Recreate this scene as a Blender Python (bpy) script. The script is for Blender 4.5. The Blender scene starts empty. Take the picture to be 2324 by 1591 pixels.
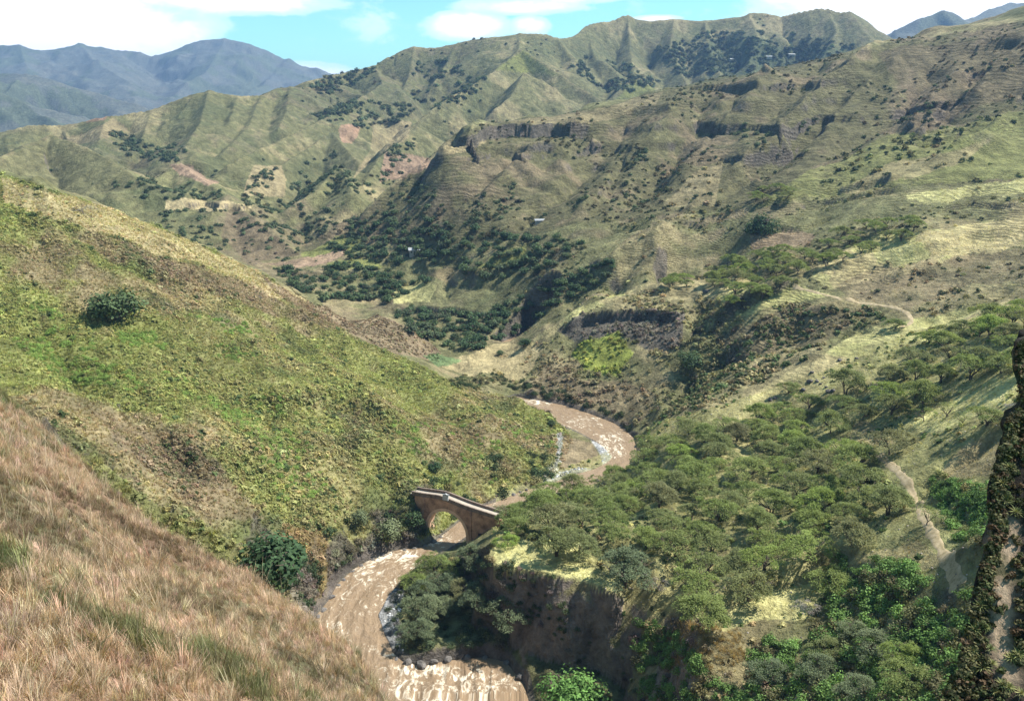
import bpy, math, random, time
import numpy as np
T0 = time.time()
R = math.radians
scene = bpy.context.scene
col = scene.collection
QUICK = False

# ------------------------------------------------------------------ camera
FPX, CX, CY = 1825.0, 1162.0, 795.5          # focal length and centre, in pixels of a 2324 x 1591 view
PITCH = R(16.64); CP, SP = math.cos(PITCH), math.sin(PITCH)
H = 100.0
cd = bpy.data.cameras.new('camera'); cam = bpy.data.objects.new('camera', cd); col.objects.link(cam)
cam.location = (0, 0, H); cam.rotation_euler = (R(90) - PITCH, 0, 0)
cd.sensor_width = 36.0; cd.lens = 36.0 * FPX / 2324.0; cd.clip_start = 0.2; cd.clip_end = 30000
scene.camera = cam
scene.render.resolution_x, scene.render.resolution_y = 1024, 700

# ------------------------------------------------------------------ sun, sky, exposure
SUN = np.array([0.70, 0.20, 0.98]); SUN /= np.linalg.norm(SUN)
sl = bpy.data.lights.new('sun', 'SUN'); sl.energy = 5.0; sl.angle = R(0.6); sl.color = (1.0, 0.95, 0.86)
so = bpy.data.objects.new('sun', sl); col.objects.link(so)
from mathutils import Vector
so.rotation_euler = Vector(SUN.tolist()).to_track_quat('Z', 'Y').to_euler()
so.location = (200, 100, 400)
SEL = math.asin(SUN[2]); SAZ = math.atan2(SUN[0], SUN[1])
scene.view_settings.view_transform = 'Standard'; scene.view_settings.look = 'None'
scene.view_settings.exposure = 1.0; scene.view_settings.gamma = 1.0

def N(nt, typ, **kw):
    n = nt.nodes.new(typ)
    for k, v in kw.items():
        if k.startswith('i_'):
            key = k[2:]; key = int(key) if key.isdigit() else key
            n.inputs[key].default_value = v
        else: setattr(n, k, v)
    return n
def ramp(nt, fac, stops, interp='LINEAR'):
    n = nt.nodes.new('ShaderNodeValToRGB'); n.color_ramp.interpolation = interp
    el = n.color_ramp.elements
    while len(el) < len(stops): el.new(0.5)
    for e, (p, c) in zip(el, stops): e.position = p; e.color = (c[0], c[1], c[2], 1) if not isinstance(c, float) else (c, c, c, 1)
    nt.links.new(fac, n.inputs[0]); return n.outputs[0]
def mth(nt, op, a, b=None, c=None, clamp=False):
    n = nt.nodes.new('ShaderNodeMath'); n.operation = op; n.use_clamp = clamp
    for i, v in enumerate((a, b, c)):
        if v is None: continue
        if hasattr(v, 'is_linked'): nt.links.new(v, n.inputs[i])
        else: n.inputs[i].default_value = v
    return n.outputs[0]
def mixc(nt, fac, a, b, mode='MIX'):
    n = nt.nodes.new('ShaderNodeMix'); n.data_type = 'RGBA'; n.blend_type = mode
    for i, v in ((0, fac), (6, a), (7, b)):
        if hasattr(v, 'is_linked'): nt.links.new(v, n.inputs[i])
        elif isinstance(v, (tuple, list)): n.inputs[i].default_value = (v[0], v[1], v[2], 1)
        else: n.inputs[i].default_value = v
    return n.outputs[2]

world = bpy.data.worlds.new('World'); scene.world = world; world.use_nodes = True
nt = world.node_tree; nt.nodes.clear(); L = nt.links.new
out = N(nt, 'ShaderNodeOutputWorld'); bg = N(nt, 'ShaderNodeBackground'); L(bg.outputs[0], out.inputs[0])
sky = N(nt, 'ShaderNodeTexSky', sky_type='NISHITA'); sky.sun_disc = False
sky.sun_elevation = SEL; sky.sun_rotation = SAZ; sky.altitude = 1200; sky.air_density = 1.0; sky.dust_density = 0.6; sky.ozone_density = 1.0
tc = N(nt, 'ShaderNodeTexCoord')
sep = N(nt, 'ShaderNodeSeparateXYZ'); L(tc.outputs['Generated'], sep.inputs[0])
def dirof(X, Y):
    a = (X - CX) / FPX; b = (CY - Y) / FPX
    v = np.array([a, CP + SP * b, -SP + CP * b]); return v / np.linalg.norm(v)
az = mth(nt, 'ARCTAN2', sep.outputs[0], sep.outputs[1])
el = mth(nt, 'ARCSINE', sep.outputs[2])
def blob(X, Y, rx, ry):
    """cloud bank: a soft ellipse round a compass direction"""
    v = dirof(X, Y); a0 = math.atan2(v[0], v[1]); e0 = math.asin(v[2])
    da = mth(nt, 'DIVIDE', mth(nt, 'SUBTRACT', az, a0), rx / FPX)
    de = mth(nt, 'DIVIDE', mth(nt, 'SUBTRACT', el, e0), ry / FPX)
    d2 = mth(nt, 'ADD', mth(nt, 'MULTIPLY', da, da), mth(nt, 'MULTIPLY', de, de))
    return mth(nt, 'SUBTRACT', 1.0, d2, clamp=True)
tot = None
CLOUDS = [(60, 60, 400, 100, 1.3), (330, 75, 160, 62, 1.1), (500, -8, 300, 42, 1.1), (1060, 62, 120, 38, 1.0), (1180, 15, 170, 22, .8), (1200, 60, 55, 26, .8),
          (700, 165, 120, 26, .9), (1300, -8, 130, 20, .8), (1490, 44, 60, 10, .9), (2130, 0, 400, 90, 1.5), (1820, -10, 140, 34, 1.0),
          (830, 45, 150, 30, .28), (100, -300, 700, 160, .8), (1500, -330, 500, 130, .8)]
for (X, Y, rx, ry, w) in CLOUDS:
    b_ = mth(nt, 'MULTIPLY', blob(X, Y, rx, ry), w)
    tot = b_ if tot is None else mth(nt, 'MAXIMUM', tot, b_)
mp = N(nt, 'ShaderNodeMapping'); mp.inputs['Scale'].default_value = (1, 1, 2.2); L(tc.outputs['Generated'], mp.inputs[0])
n1 = N(nt, 'ShaderNodeTexNoise', i_Scale=16.0, i_Detail=9.0, i_Roughness=0.6, i_Distortion=0.3); L(mp.outputs[0], n1.inputs['Vector'])
cov = mth(nt, 'ADD', tot, mth(nt, 'MULTIPLY', mth(nt, 'SUBTRACT', n1.outputs[0], 0.5), 1.5))
fac = ramp(nt, cov, [(0.06, 0.0), (0.42, 0.40), (0.95, 1.0)], 'EASE')
skyc = mixc(nt, 1.0, sky.outputs[0], (0.78, 1.26, 1.08), 'MULTIPLY')
skym = mixc(nt, fac, skyc, (9.5, 9.6, 9.8))
L(skym, bg.inputs[0]); bg.inputs[1].default_value = 0.085

# ------------------------------------------------------------------ noise and geometry helpers (numpy)
def _hash(ix, iy, seed):
    h = (ix.astype(np.int64) * 374761393 + iy.astype(np.int64) * 668265263 + seed * 974634777) & 0x7fffffff
    h = ((h ^ (h >> 13)) * 1274126177) & 0x7fffffff
    return ((h ^ (h >> 16)) & 0xffff) / 65535.0
def vnoise(x, y, seed=0):
    ix = np.floor(x); iy = np.floor(y); fx = x - ix; fy = y - iy
    fx = fx * fx * fx * (fx * (fx * 6 - 15) + 10); fy = fy * fy * fy * (fy * (fy * 6 - 15) + 10)
    a = _hash(ix, iy, seed); b = _hash(ix + 1, iy, seed); c = _hash(ix, iy + 1, seed); d = _hash(ix + 1, iy + 1, seed)
    return (a * (1 - fx) + b * fx) * (1 - fy) + (c * (1 - fx) + d * fx) * fy * 1.0 - 0.5 + 0.0
def fbm(x, y, wl, octv=4, seed=0, gain=0.5):
    s = np.zeros_like(x); a = 1.0
    for o in range(octv):
        c, sn = math.cos(o * 1.1 + .3), math.sin(o * 1.1 + .3)
        s += a * 2 * vnoise((x * c - y * sn) / wl + 17.3 * o, (x * sn + y * c) / wl - 9.1 * o, seed + o)
        a *= gain; wl *= 0.5
    return s
def ridged(x, y, wl, octv=3, seed=0, gain=0.5):
    s = np.zeros_like(x); a = 1.0
    for o in range(octv):
        s += a * (1 - 2 * np.abs(2 * vnoise(x / wl + 5.7 * o, y / wl + 3.1 * o, seed + o)))
        a *= gain; wl *= 0.5
    return s
def sstep(a, b, x):
    t = np.clip((x - a) / (b - a), 0, 1); return t * t * (3 - 2 * t)

def ray(X, Y):
    a = (X - CX) / FPX; b = (CY - Y) / FPX
    return a, CP + SP * b, -SP + CP * b
def PD(X, Y, d):            # pixel + forward distance -> world
    a, dy, dz = ray(X, Y); t = d / dy
    return (a * t, d, H + dz * t)
def PZ(X, Y, z):            # pixel + height -> world
    a, dy, dz = ray(X, Y); t = (z - H) / dz
    return (a * t, dy * t, z)
def PH(X, d, z):            # hidden point: column, distance, height
    return ((X - CX) / FPX * (d * CP - (z - H) * SP), d, z)
def proj(x, y, z):
    c = y * CP - (z - H) * SP; up = (z - H) * CP + y * SP
    c = np.maximum(c, 0.01)
    return CX + FPX * x / c, CY - FPX * up / c

def seg_dist(px, py, poly):
    """distance to an open polyline (n,3), with the height at the foot point, the signed side and the arclength"""
    best = np.full(px.shape, 1e9); zz = np.zeros_like(px); sd = np.zeros_like(px); tt = np.zeros_like(px); acc = 0.0
    for (a, b) in zip(poly[:-1], poly[1:]):
        dx, dy = b[0] - a[0], b[1] - a[1]; l2 = dx * dx + dy * dy + 1e-9; l = math.sqrt(l2)
        t = np.clip(((px - a[0]) * dx + (py - a[1]) * dy) / l2, 0, 1)
        qx = px - (a[0] + t * dx); qy = py - (a[1] + t * dy); d = np.sqrt(qx * qx + qy * qy)
        m = d < best
        best = np.where(m, d, best); zz = np.where(m, a[2] + t * (b[2] - a[2]), zz)
        sd = np.where(m, dx * (py - a[1]) - dy * (px - a[0]), sd); tt = np.where(m, acc + t * l, tt); acc += l
    return best, zz, sd, tt
def inpoly(px, py, poly):
    ins = np.zeros(px.shape, bool); n = len(poly)
    for i in range(n):
        x1, y1 = poly[i][0], poly[i][1]; x2, y2 = poly[(i + 1) % n][0], poly[(i + 1) % n][1]
        if y1 == y2: continue
        c = ((y1 > py) != (y2 > py)) & (px < (x2 - x1) * (py - y1) / (y2 - y1) + x1)
        ins ^= c
    return ins
def sdpoly(px, py, poly):       # negative inside
    pl = [tuple(p) + (0,) if len(p) == 2 else p for p in poly]; pl = pl + [pl[0]]
    d = seg_dist(px, py, pl)[0]
    return np.where(inpoly(px, py, poly), -d, d)

# ------------------------------------------------------------------ the river's banks
def zriv(y): return 0.012 * np.maximum(0, np.asarray(y) - 200.0)
def PR(X, Y):
    z = 0.0
    for _ in range(6):
        p = PZ(X, Y, z); z = float(zriv(p[1]))
    return PZ(X, Y, z)
BL = [(420, 1900), (560, 1700), (640, 1560), (690, 1480), (704, 1420), (722, 1390), (745, 1362), (765, 1325), (800, 1292), (830, 1275), (870, 1256), (905, 1247), (960, 1240), (990, 1226), (1018, 1205), (1040, 1187), (1068, 1168), (1100, 1148), (1149, 1130), (1177, 1117), (1217, 1105), (1257, 1094), (1305, 1076), (1345, 1066), (1378, 1050), (1391, 1036), (1377, 1022), (1353, 1002), (1309, 978), (1269, 962), (1237, 936), (1177, 911), (1150, 906)]
BR = [(1300, 1900), (1230, 1700), (1205, 1640), (1200, 1590), (1190, 1552), (1150, 1502), (1100, 1490), (1060, 1494), (1010, 1498), (960, 1511), (915, 1500), (892, 1480), (872, 1440), (857, 1395), (880, 1355), (905, 1325), (940, 1296), (975, 1270), (1015, 1246), (1056, 1218), (1085, 1196), (1120, 1172), (1165, 1150), (1215, 1135), (1270, 1120), (1330, 1106), (1395, 1092), (1430, 1062), (1447, 1030), (1440, 994), (1397, 962), (1337, 938), (1277, 919), (1197, 904), (1168, 899)]
def resample(p, n):
    p = np.array(p, float); s = np.r_[0, np.cumsum(np.hypot(*(np.diff(p[:, :2], axis=0).T)))]
    t = np.linspace(0, s[-1], n); return np.stack([np.interp(t, s, p[:, k]) for k in range(p.shape[1])], 1)
WL = [PR(*p) for p in BL]; WR = [PR(*p) for p in BR]
RIVER = [(p[0], p[1]) for p in WL] + [(p[0], p[1]) for p in WR][::-1]
RIVER2 = [(p[0], p[1]) for p in (PR(1120, 786), PR(1150, 790), PR(1200, 776), PR(1230, 760), PR(1200, 757), PR(1150, 771))]

# ------------------------------------------------------------------ ground: control points
ZP = [  # (X, Y, z) seen points with a known height
 # left hill face
 (800,1270,4),(700,1400,6),(560,1240,16),(250,690,45),(100,600,55),(0,850,42),(0,700,50),(450,900,31),(700,1000,20),(900,1000,13.5),(1100,1000,7.5),(500,700,38),
 (700,800,21.5),(900,900,10.5),(600,1150,16.5),(400,1130,26),(250,1000,38),(100,930,45),(-200,900,42),(-200,700,52),(850,1150,9),(950,1080,9.5),(1180,1060,3),(1050,900,6.5),(330,820,38),(600,1000,25.5),(760,1200,9),(640,1290,12),
 (1225,1040,2),(1330,1030,1.2),(940,1110,11.5),
 # crest of the left hill
 (-200,350,86),(0,397,79),(100,425,76),(200,460,67),(340,510,58),(480,570,46),(600,628,36),(700,700,26),(800,770,17),(960,835,9.5),(1040,885,6),(1180,907,2.6),(1250,945,1.8),
 # rocky spur behind it, meadow
 (720,682,27),(860,712,17),(930,748,12),(1000,797,3.5),(1080,800,4),(1010,830,4),(1160,790,4.5),(1200,840,4),(1100,850,3.5),
 # lower terrace, right bank, gorge
 (1120,1245,15.5),(1200,1230,16.5),(1250,1290,17),(1340,1300,17.5),(1500,1180,16),(1300,1060,4.5),(1440,1040,5),(1500,1100,11),(1200,1180,8),(1100,1215,6),(950,1330,1.5),(1000,1460,3),(1180,1450,3),(1400,1560,4),
 (1250,1560,1.5),(1500,1500,9),(1700,1560,18),(1580,1440,21),(1480,1330,17.5),(1650,1400,23),(1750,1370,25),(1860,1330,27),(1850,1420,25),(1900,1500,27),(2100,1500,34),(1980,1400,30),
 (1760,1000,19),(1650,1150,20),(1850,1150,26),(1950,1080,31),(2060,1100,36),(2180,1330,41),(2120,1220,39),(1980,1000,30),(2100,950,37),(2324,850,50),(2400,1000,53),(2250,1000,45),(1700,1250,22),(2000,1280,33),(2200,1200,41),(2330,1250,46),
 # grassy spur above it and its ravine
 (1480,1000,10),(1600,930,20),(1700,905,23),(1850,810,32),(2000,750,39),(2070,725,42),(2200,650,49),(2324,580,55),(2450,520,62),(2200,850,44),(1950,880,32),(2250,760,49),
 (1440,965,3.2),(1560,880,11),(1640,830,19),(1800,785,29),(1950,725,38),(2010,700,41),
 # bluff round the bend
 (1300,860,7),(1200,880,4),(1400,800,15),(1300,790,12),(1500,900,10),(1480,800,16.5),(1560,800,20),(1620,720,30),(1180,800,5.5),(1250,735,17),(1300,702,24),(1400,665,30),(1500,652,33),(1640,652,36),(1700,620,39),(1500,635,34.5),(1350,672,27.5),(1790,650,40),(1730,700,36),(1850,700,38),
 (1840,640,42),(1900,570,50),(2000,660,44),(2100,530,58),(2324,480,65),(2200,590,52),(1980,640,44),(2450,450,66),(2100,640,47),
 # behind the bluff: floor of the side valley and the long slope
 (1100,740,8),(1200,720,12),(1000,740,6),(900,680,9),(950,620,15),(800,600,17),(700,590,16),(640,600,14),(1100,620,22),(1250,620,30),(1130,700,12),(1400,600,36),(1500,560,44),
 (900,480,40),(1000,520,36),(1150,520,40),(1300,500,46),(1400,480,50),(1530,490,52),(1700,480,57),(1700,520,52),(1850,480,58),(2070,420,70),(2324,390,76),(2200,450,66),
 (1000,420,52),(1200,400,60),(1400,400,62),(1600,400,66),(1800,400,70),(2000,350,80),(2200,330,85),
]
DP = [  # (X, Y, d) seen points with a known distance
 (1000,330,530),(1200,330,540),(1400,330,530),(1600,320,520),(1900,300,470),(2150,280,440),(2324,280,400),
 (1800,220,540),(2000,200,520),(2200,150,500),(2324,120,480),(2450,200,420),(1600,240,560),
 (1030,308,560),(1100,290,575),(1200,262,590),(1370,235,610),(1500,205,630),(1640,175,650),(1760,155,650),(1900,120,640),(2020,90,630),(2130,58,620),(2240,38,610),(2324,18,600),(2500,-30,600),(2800,-90,600),
]
HP = [  # (X, d, z) unseen: what falls away behind the crests, and the sides
 (-200,330,60),(0,330,55),(200,360,42),(340,370,34),(480,380,28),(600,390,18),(700,370,12),(800,345,6),(960,310,3),(1040,298,1),(860,400,5),(930,385,4),(1000,350,3),
 (1300,335,18),(1400,335,22),(1500,340,30),(1640,330,36),
 (600,500,12),(700,560,12),(750,620,16),(500,620,14),(400,560,14),(300,620,22),(200,700,28),(800,690,22),(600,720,18),(450,820,26),(0,620,38),(1030,760,50),(1370,800,60),(1640,850,60),(1900,850,80),(2100,800,100),(2324,780,120),(2700,700,150),(700,700,20),(500,600,25),(300,500,30),(0,480,45),(-400,400,70),(-400,700,80),(850,640,30),
 (-900,60,95),(-900,150,100),(-900,300,90),(3400,60,70),(3400,150,80),(3400,300,100),(3400,600,150),
 (0,60,62),(400,60,50),(700,60,38),(1162,60,20),(1500,60,25),(1800,60,38),(2100,60,42),(2400,60,43),(1162,20,30),(400,20,60),(1900,20,55),(2400,20,58),(1162,5,40),(0,5,60),(2400,5,60),(1162,100,4),(900,110,1),(1500,100,8),
 (2400,250,60),(2600,160,62),(-300,120,66),
]
pts = [PZ(*p) for p in ZP] + [PD(*p) for p in DP] + [PH(*p) for p in HP]
for w in (WL, WR):
    rs = resample(w, 26)
    pts += [(a, b, c + 0.2) for a, b, c in rs if b > 95]
pts = np.array(pts)
def feat(x, y): return np.stack([x / y * 1.15, 0.55 * np.log(y)], -1)
Pq = feat(pts[:, 0], pts[:, 1]); nP = len(pts)
Dm = np.linalg.norm(Pq[:, None] - Pq[None], axis=-1)
K = np.zeros((nP + 3, nP + 3)); K[:nP, :nP] = -Dm - 0.0015 * np.eye(nP)
K[:nP, nP] = 1; K[:nP, nP + 1:] = Pq; K[nP:, :nP] = K[:nP, nP:].T
W = np.linalg.solve(K, np.r_[pts[:, 2], 0, 0, 0])
def tps(x, y):
    q = feat(x.ravel(), y.ravel()); o = np.empty(len(q))
    for i in range(0, len(q), 20000):
        qq = q[i:i + 20000]
        d = np.sqrt(((qq[:, None] - Pq[None]) ** 2).sum(-1)); o[i:i + 20000] = -d @ W[:nP] + W[nP] + qq @ W[nP + 1:]
    return o.reshape(x.shape)

# ------------------------------------------------------------------ polar grid seen from the origin outwards
NU, NV = (700, 900) if QUICK else (1240, 2150)
tu = np.linspace(-1, 1, NU); U = 0.80 * tu + 0.35 * tu ** 5
YV = np.exp(np.linspace(math.log(3.0), math.log(7500.0), NV))
gx, gy = U[None, :] * YV[:, None], np.repeat(YV[:, None], NU, 1)
# base surface on a coarse grid, interpolated up
cu = np.linspace(0, NU - 1, 260); cv = np.linspace(0, NV - 1, 420)
def lin(a, n, m):       # resize a along axis 0 then 1 (smooth cubic-ish by linear; the coarse grid is fine enough)
    i = np.linspace(0, a.shape[0] - 1, n); i0 = np.minimum(i.astype(int), a.shape[0] - 2); f = (i - i0)[:, None]
    b = a[i0] * (1 - f) + a[i0 + 1] * f
    j = np.linspace(0, a.shape[1] - 1, m); j0 = np.minimum(j.astype(int), a.shape[1] - 2); g = (j - j0)[None]
    return b[:, j0] * (1 - g) + b[:, j0 + 1] * g
Uc = np.interp(cu, np.arange(NU), U); Yc = np.exp(np.interp(cv, np.arange(NV), np.log(YV)))
bx, by = Uc[None] * Yc[:, None], np.repeat(Yc[:, None], 260, 1)
base = tps(bx, np.minimum(by, 900)) if False else tps(bx * np.minimum(1, 800 / by), np.minimum(by, 800))
uu_ = bx / by; fs_ = 520 + 200 * sstep(-.10, .10, uu_); fade = sstep(0, 1, (by - fs_) / (180 + 100 * sstep(-.1, .1, uu_))); base = base * (1 - fade) + 25 * fade
Z = lin(base, NV, NU)

# small relief on the slopes
nearf = sstep(20, 120, gy)
Z = Z + fbm(gx, gy, 60, 3, 5) * 2.2 * nearf * sstep(0, 18, Z - zriv(gy))

def smax(a, b, k):
    h = np.clip(0.5 + 0.5 * (a - b) / k, 0, 1); return b * (1 - h) + a * h + k * h * (1 - h)
def tent(Z, poly, s1, s2=None, rib=0.0, wl=60.0, k=6.0, seed=1, pw=1.0, zend=None, warp=0.25):
    """ridge: a crest line with falling sides, fluted by gullies"""
    poly = np.array(poly, float); s2 = s1 if s2 is None else s2
    zmax = poly[:, 2].max(); reach = (zmax - 0) / min(s1, s2) * 1.25 + 20
    x0, x1 = poly[:, 0].min() - reach, poly[:, 0].max() + reach; y0, y1 = poly[:, 1].min() - reach, poly[:, 1].max() + reach
    r0, r1 = np.searchsorted(YV, [max(y0, 1), max(y1, 1)]); r1 = min(r1 + 1, NV)
    if r0 >= r1: return Z
    sx, sy = gx[r0:r1], gy[r0:r1]; m = (sx > x0) & (sx < x1)
    X_, Y_ = sx[m], sy[m]
    w_ = wl * warp
    wx = X_ + fbm(X_, Y_, wl * 1.3, 3, seed + 50) * w_; wy = Y_ + fbm(X_, Y_, wl * 1.3, 3, seed + 70) * w_
    d0, _, _, _ = seg_dist(X_, Y_, poly)
    ww = np.clip(d0 / (wl * .6), 0, 1)
    d, zz, sd, tt = seg_dist(X_ * (1 - ww) + wx * ww, Y_ * (1 - ww) + wy * ww, poly)
    s = np.where(sd > 0, s1, s2)
    f = zz - s * d ** pw * (wl ** (1 - pw))
    if rib:
        f = f + rib * ridged(tt, d * 0.18, wl, 3, seed + 9) * sstep(0, wl * .9, d) + rib * .5 * fbm(X_, Y_, wl * .4, 3, seed + 3) * sstep(0, wl * .5, d)
    sub = Z[r0:r1]; sub[m] = smax(f, sub[m], k); Z[r0:r1] = sub
    return Z
def C(*pp): return [PD(*p) for p in pp]

# blue mountains far behind
Z = tent(Z, C((-300,90,4300),(-60,100,4300),(0,107,4300),(45,106,4300),(90,116,4350),(180,103,4400),(240,108,4450),(300,122,4500),(345,130,4500),(400,112,4550),(455,99,4600),(510,93,4600),(550,100,4600),(600,122,4650),(628,141,4650),(655,138,4650),(690,155,4700),(722,178,4700),(800,215,4700)), .36, .42, 16, 420, 30, 11)
for q in ([(510,93,4600),(470,160,4100),(400,215,3700)], [(180,103,4400),(230,150,4000),(300,195,3700)], [(655,138,4650),(600,190,4200),(560,215,3900)], [(45,106,4300),(60,150,3900)]):
    Z = tent(Z, C(*q), .42, None, 30, 260, 20, 13)
Z = tent(Z, C((-300,150,2700),(-50,168,2700),(60,168,2700),(130,185,2700),(220,213,2700),(300,240,2650),(400,262,2600)), .42, .5, 30, 220, 14, 15)
Z = tent(Z, C((-200,200,2300),(0,215,2250),(60,240,2200),(130,280,2100)), .4, .5, 18, 150, 12, 16)
Z = tent(Z, C((1990,110,2500),(2030,72,2500),(2080,48,2500),(2115,36,2520),(2140,22,2520),(2160,26,2520),(2185,40,2540),(2230,30,2700),(2290,12,2900),(2330,14,2900),(2420,-10,2900)), .55, None, 22, 200, 10, 18)

# main range in the middle
FM = [(690,190,1130),(720,183,1150),(780,163,1200),(850,143,1230),(900,120,1250),(940,103,1250),(985,108,1250),(1040,98,1250),(1100,82,1250),(1180,68,1250),(1215,71,1250),(1262,82,1270),(1295,76,1300),(1330,65,1350),(1380,55,1380),(1425,43,1400),(1470,50,1400),(1530,52,1400),(1600,46,1400),(1650,38,1400),(1700,29,1400),(1770,37,1400),(1800,32,1380),(1850,20,1360),(1880,16,1350),(1905,22,1340),(1930,20,1330),(1960,38,1330),(1985,60,1330),(2030,92,1330),(2110,130,1330)]
Z = tent(Z, C(*FM), .66, .66, 6, 150, 5, 21)
SP1 = [
 [(1180,68,1250),(1178,112,1130),(1190,165,1010)], [(1178,112,1130),(1120,165,1020),(1000,235,880),(930,290,800),(860,350,740)], [(1178,112,1130),(1260,165,1030),(1360,225,930)],
 [(1190,165,1010),(1160,215,930),(1120,250,880)],
 [(850,143,1230),(868,190,1080),(731,272,900),(623,324,790),(516,376,690)], [(940,103,1250),(930,170,1120),(900,240,1010)], [(1040,98,1250),(1010,150,1150),(985,190,1060)],
 [(752,301,860),(636,378,740),(589,413,680),(533,451,620)], [(752,301,860),(817,372,760)],
 [(946,288,800),(900,330,740),(860,357,700),(835,400,640),(815,440,600)], 
 [(770,374,650),(722,430,600),(655,475,575)], [(770,374,650),(800,435,580)],
 [(1425,43,1400),(1430,110,1280),(1440,167,1130),(1480,210,1010)], [(1440,167,1130),(1390,215,1050)], [(1262,82,1270),(1300,130,1180)], [(1600,46,1400),(1610,110,1250),(1640,170,1130)],
 [(1330,65,1350),(1350,120,1230),(1400,160,1150)], [(1700,29,1400),(1720,90,1250),(1700,140,1150)], [(1880,16,1350),(1900,70,1240),(1870,120,1160)], [(1530,52,1400),(1520,120,1240),(1560,180,1120)],
]
for i, q in enumerate(SP1):
    q = [(X, Y, q[0][2] - .68 * (q[0][2] - d)) for X, Y, d in q] if q[0][2] > 1000 and i != 4 else q
    Z = tent(Z, C(*q), .72, None, 5, 50, 2.5, 30 + i)
Z = tent(Z, C((1080,293,575),(1030,308,560),(985,350,550),(940,392,540),(890,440,525),(850,470,515),(800,520,505),(760,545,498),(700,575,490),(640,594,484)), .22, .7, 1.5, 30, 2.0, 55, warp=.15)
# ridge on the left and its foothills
Z = tent(Z, C((-300,330,860),(0,300,860),(70,285,870),(142,284,890),(241,266,900),(300,258,920),(344,250,930),(400,228,940),(440,214,950),(473,205,950),(500,212,955),(540,218,960),(593,219,980),(630,205,1000),(658,200,1020),(700,202,1080),(774,190,1130)), .52, .52, 7, 60, 5, 61)
SP2 = [[(473,205,950),(455,280,850),(420,335,780)], [(540,218,960),(520,280,870)], [(593,219,980),(565,290,870),(500,350,780)], [(344,250,930),(325,310,840)], [(658,200,1020),(650,255,930),(635,290,880)],
 [(-100,400,560),(0,358,600),(60,328,640),(116,308,670),(160,322,655),(215,345,635),(260,372,612),(300,398,590),(335,420,575)],
 [(404,372,640),(450,403,605),(516,445,565),(580,492,532),(645,548,502),(692,590,482)], [(404,372,640),(344,413,600),(290,440,575)], [(450,403,605),(420,450,560)], [(516,445,565),(480,485,525)],
 [(241,266,900),(225,320,800)]]
for i, q in enumerate(SP2): Z = tent(Z, C(*q), .56, None, 4, 45, 3, 80 + i)
print('tents', time.time() - T0)

# strokes: small ridges (+) and gullies (-) drawn on the surface
def raycast(X, Y, dmin=20, dmax=7000):
    X = np.asarray(X, float); Y = np.asarray(Y, float)
    sh = X.shape; X = X.ravel(); Y = Y.ravel(); out_ = np.full((len(X), 3), np.nan)
    a, dy, dz = ray(X, Y); u = a / dy; m = dz / dy
    k = np.searchsorted(U, u) - 1; k = np.clip(k, 0, NU - 2); f = (u - U[k]) / (U[k + 1] - U[k])
    r0 = np.searchsorted(YV, dmin); r1 = np.searchsorted(YV, dmax)
    for i in range(len(X)):
        zc = Z[r0:r1, k[i]] * (1 - f[i]) + Z[r0:r1, k[i] + 1] * f[i]
        g = zc - (H + m[i] * YV[r0:r1]); w = np.nonzero(g > 0)[0]
        if len(w) == 0: continue
        j = w[0]
        if j > 0: tq = g[j - 1] / (g[j - 1] - g[j]); yy = YV[r0 + j - 1] * (1 - tq) + YV[r0 + j] * tq
        else: yy = YV[r0]
        out_[i] = (u[i] * yy, yy, H + m[i] * yy)
    return out_.reshape(sh + (3,))
def stroke(Z, pp, h, w, dmin=20, warp=.25, seed=3, taper=True):
    q = resample(pp, 14); wp = raycast(q[:, 0], q[:, 1], dmin); wp = wp[~np.isnan(wp[:, 0])]
    if len(wp) < 2: return Z
    x0, y0 = wp[:, 0].min() - 2 * w, wp[:, 1].min() - 2 * w; x1, y1 = wp[:, 0].max() + 2 * w, wp[:, 1].max() + 2 * w
    r0, r1 = np.searchsorted(YV, [max(y0, 1), max(y1, 1)]); r1 = min(r1 + 1, NV); sx, sy = gx[r0:r1], gy[r0:r1]; m = (sx > x0) & (sx < x1)
    X_, Y_ = sx[m], sy[m]
    X2 = X_ + fbm(X_, Y_, w * 1.2, 3, seed) * w * warp; Y2 = Y_ + fbm(X_, Y_, w * 1.2, 3, seed + 7) * w * warp
    d, _, _, tt = seg_dist(X2, Y2, wp); L_ = np.hypot(*(np.diff(wp[:, :2], axis=0).T)).sum()
    p = np.clip(1 - d / w, 0, 1); p = p ** 1.4 * (1 + .15 * p)
    if taper: p = p * np.clip(tt / (L_ * .15), 0.15, 1) * np.clip((L_ - tt) / (L_ * .2), 0.1, 1)
    sub = Z[r0:r1]; sub[m] += h * p; Z[r0:r1] = sub
    return Z

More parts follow.
